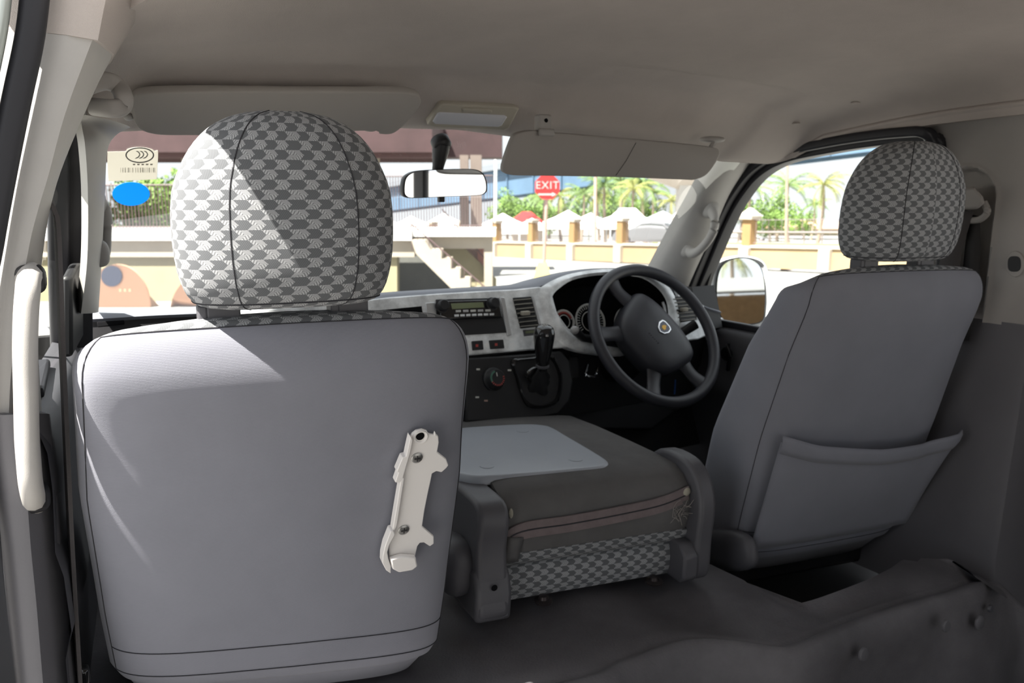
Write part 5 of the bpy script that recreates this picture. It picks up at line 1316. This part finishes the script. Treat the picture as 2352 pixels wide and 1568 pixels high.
trees = [(1165, 462, 100, 'low green tree right of the white pole'), (1205, 455, 106, 'rounded green tree above the red roofed stall'), (1238, 460, 115, 'green tree left of the exit sign post'), (1262, 468, 104, 'low green tree behind the exit sign post'), (1790, 462, 88, "leafy tree left of the brown pole in the driver's window"), (1772, 482, 84, "low bush beside the fence pillar in the driver's window"), (1705, 462, 90, "dark tree behind the capped pillar in the driver's window"), (1850, 488, 96, "low bush above the guard rail in the driver's window"), (1400, 455, 104, 'dense tree behind the palms over the white tents'), (1470, 455, 112, 'dense tree between the palms and the bridge pier'), (1330, 462, 100, 'far tree in the gap right of the exit sign post'), (390, 400, 37, 'bright yellow green tree left of the passenger headrest under the canopy'), (300, 455, 32, 'green bush behind the blue oval sticker'), (360, 480, 42, 'low green bush behind the walkway railing at the left')]
for k, (u, v, d, lab) in enumerate(trees): plant(TR, k % 2, u, v, d, 6., lab, k*2.1)
# what the wing mirror looks back on: shed with car port, palms
bc = V((4.6, -20, -ZO))
T = thing('carport_shed', bc, 'brown shed with a white fascia reflected in the wing mirror', 'shed')
b = MB(); b.box(bc+V((0, -2, 1.0)), (9, .3, 2.0)); b.build('shed_wall', M['brown'], T)
b = MB(); b.box(bc+V((0, 0, 2.12)), (9.5, 5, .12)); b.build('shed_roof', M['dgrey'], T)
b = MB(); b.box(bc+V((0, 2.45, 2.15)), (9.5, .12, .34)); b.build('shed_fascia', M['tent'], T)
for x in (-4, -1.3, 1.3, 4):
    b = MB(); b.tube([bc+V((x, 2.3, 0)), bc+V((x, 2.3, 2.06))], .07, 8); b.build('shed_post', M['cream'], T)
for k, (x, y, i, lab) in enumerate(((2.6, -31, 0, 'palm behind the shed reflected at the left of the wing mirror'), (5.6, -33, 1, 'palm behind the shed reflected in the middle of the wing mirror'), (8.8, -31, 2, 'palm behind the shed reflected at the right of the wing mirror'))):
    copy_tree(PR[i], V((x, y, -ZO)), k*1.1, .62, lab)

# ================================================================== CAMERA, LIGHT, WORLD
for o in list(col.objects):
    if o.parent is None: o.location.z += ZO
sc = bpy.context.scene
cam = bpy.data.cameras.new('camera'); co = bpy.data.objects.new('camera', cam); col.objects.link(co)
cam.sensor_fit = 'HORIZONTAL'; cam.sensor_width = 22.3; cam.lens = FPX/2352*22.3; cam.clip_start = .01; cam.clip_end = 900
co.matrix_world = Matrix.Translation((0, 0, ZO)) @ Matrix((RT, UP, -FW)).transposed().to_4x4()
cam.dof.use_dof = True; cam.dof.focus_distance = .95; cam.dof.aperture_fstop = 6.3
sc.camera = co
SUN = V((-.47, -.115, .875)).normalized()
sl = bpy.data.lights.new('sun', 'SUN'); sl.energy = 52.0; sl.angle = math.radians(.53); sl.color = (1, .95, .88)
so_ = bpy.data.objects.new('sun', sl); col.objects.link(so_); so_.rotation_euler = SUN.to_track_quat('Z', 'Y').to_euler()
w = bpy.data.worlds.new('world'); sc.world = w; w.use_nodes = True; nt = w.node_tree
sky = nt.nodes.new('ShaderNodeTexSky'); sky.sky_type = 'NISHITA'; sky.sun_disc = False; sky.sun_elevation = math.asin(SUN.z); sky.sun_rotation = math.atan2(SUN.x, SUN.y); sky.dust_density = 3.; sky.air_density = 1.0
bg = nt.nodes['Background']; bg.inputs[1].default_value = .30
# thin bright cloud veil over the sky
tc = nt.nodes.new('ShaderNodeTexCoord'); nz = nt.nodes.new('ShaderNodeTexNoise'); nz.inputs['Scale'].default_value = 3.5; nz.inputs['Detail'].default_value = 6
nt.links.new(tc.outputs['Generated'], nz.inputs['Vector'])
rp = nt.nodes.new('ShaderNodeMapRange'); rp.inputs['From Min'].default_value = .38; rp.inputs['From Max'].default_value = .62; rp.inputs['To Min'].default_value = .8; rp.inputs['To Max'].default_value = 1.0
nt.links.new(nz.outputs['Fac'], rp.inputs['Value'])
mxw = nt.nodes.new('ShaderNodeMix'); mxw.data_type = 'RGBA'; nt.links.new(rp.outputs[0], mxw.inputs[0]); nt.links.new(sky.outputs[0], mxw.inputs[6]); mxw.inputs[7].default_value = (9.5, 9.8, 10.3, 1)
nt.links.new(mxw.outputs[2], bg.inputs[0])
sc.view_settings.view_transform = 'Standard'; sc.view_settings.look = 'None'; sc.view_settings.gamma = 1; sc.view_settings.exposure = -1.15
sc.view_settings.use_curve_mapping = False
sc.cycles.max_bounces = 10; sc.cycles.diffuse_bounces = 5; sc.cycles.transparent_max_bounces = 16; sc.cycles.sample_clamp_indirect = 8
sc.cycles.use_denoising = True
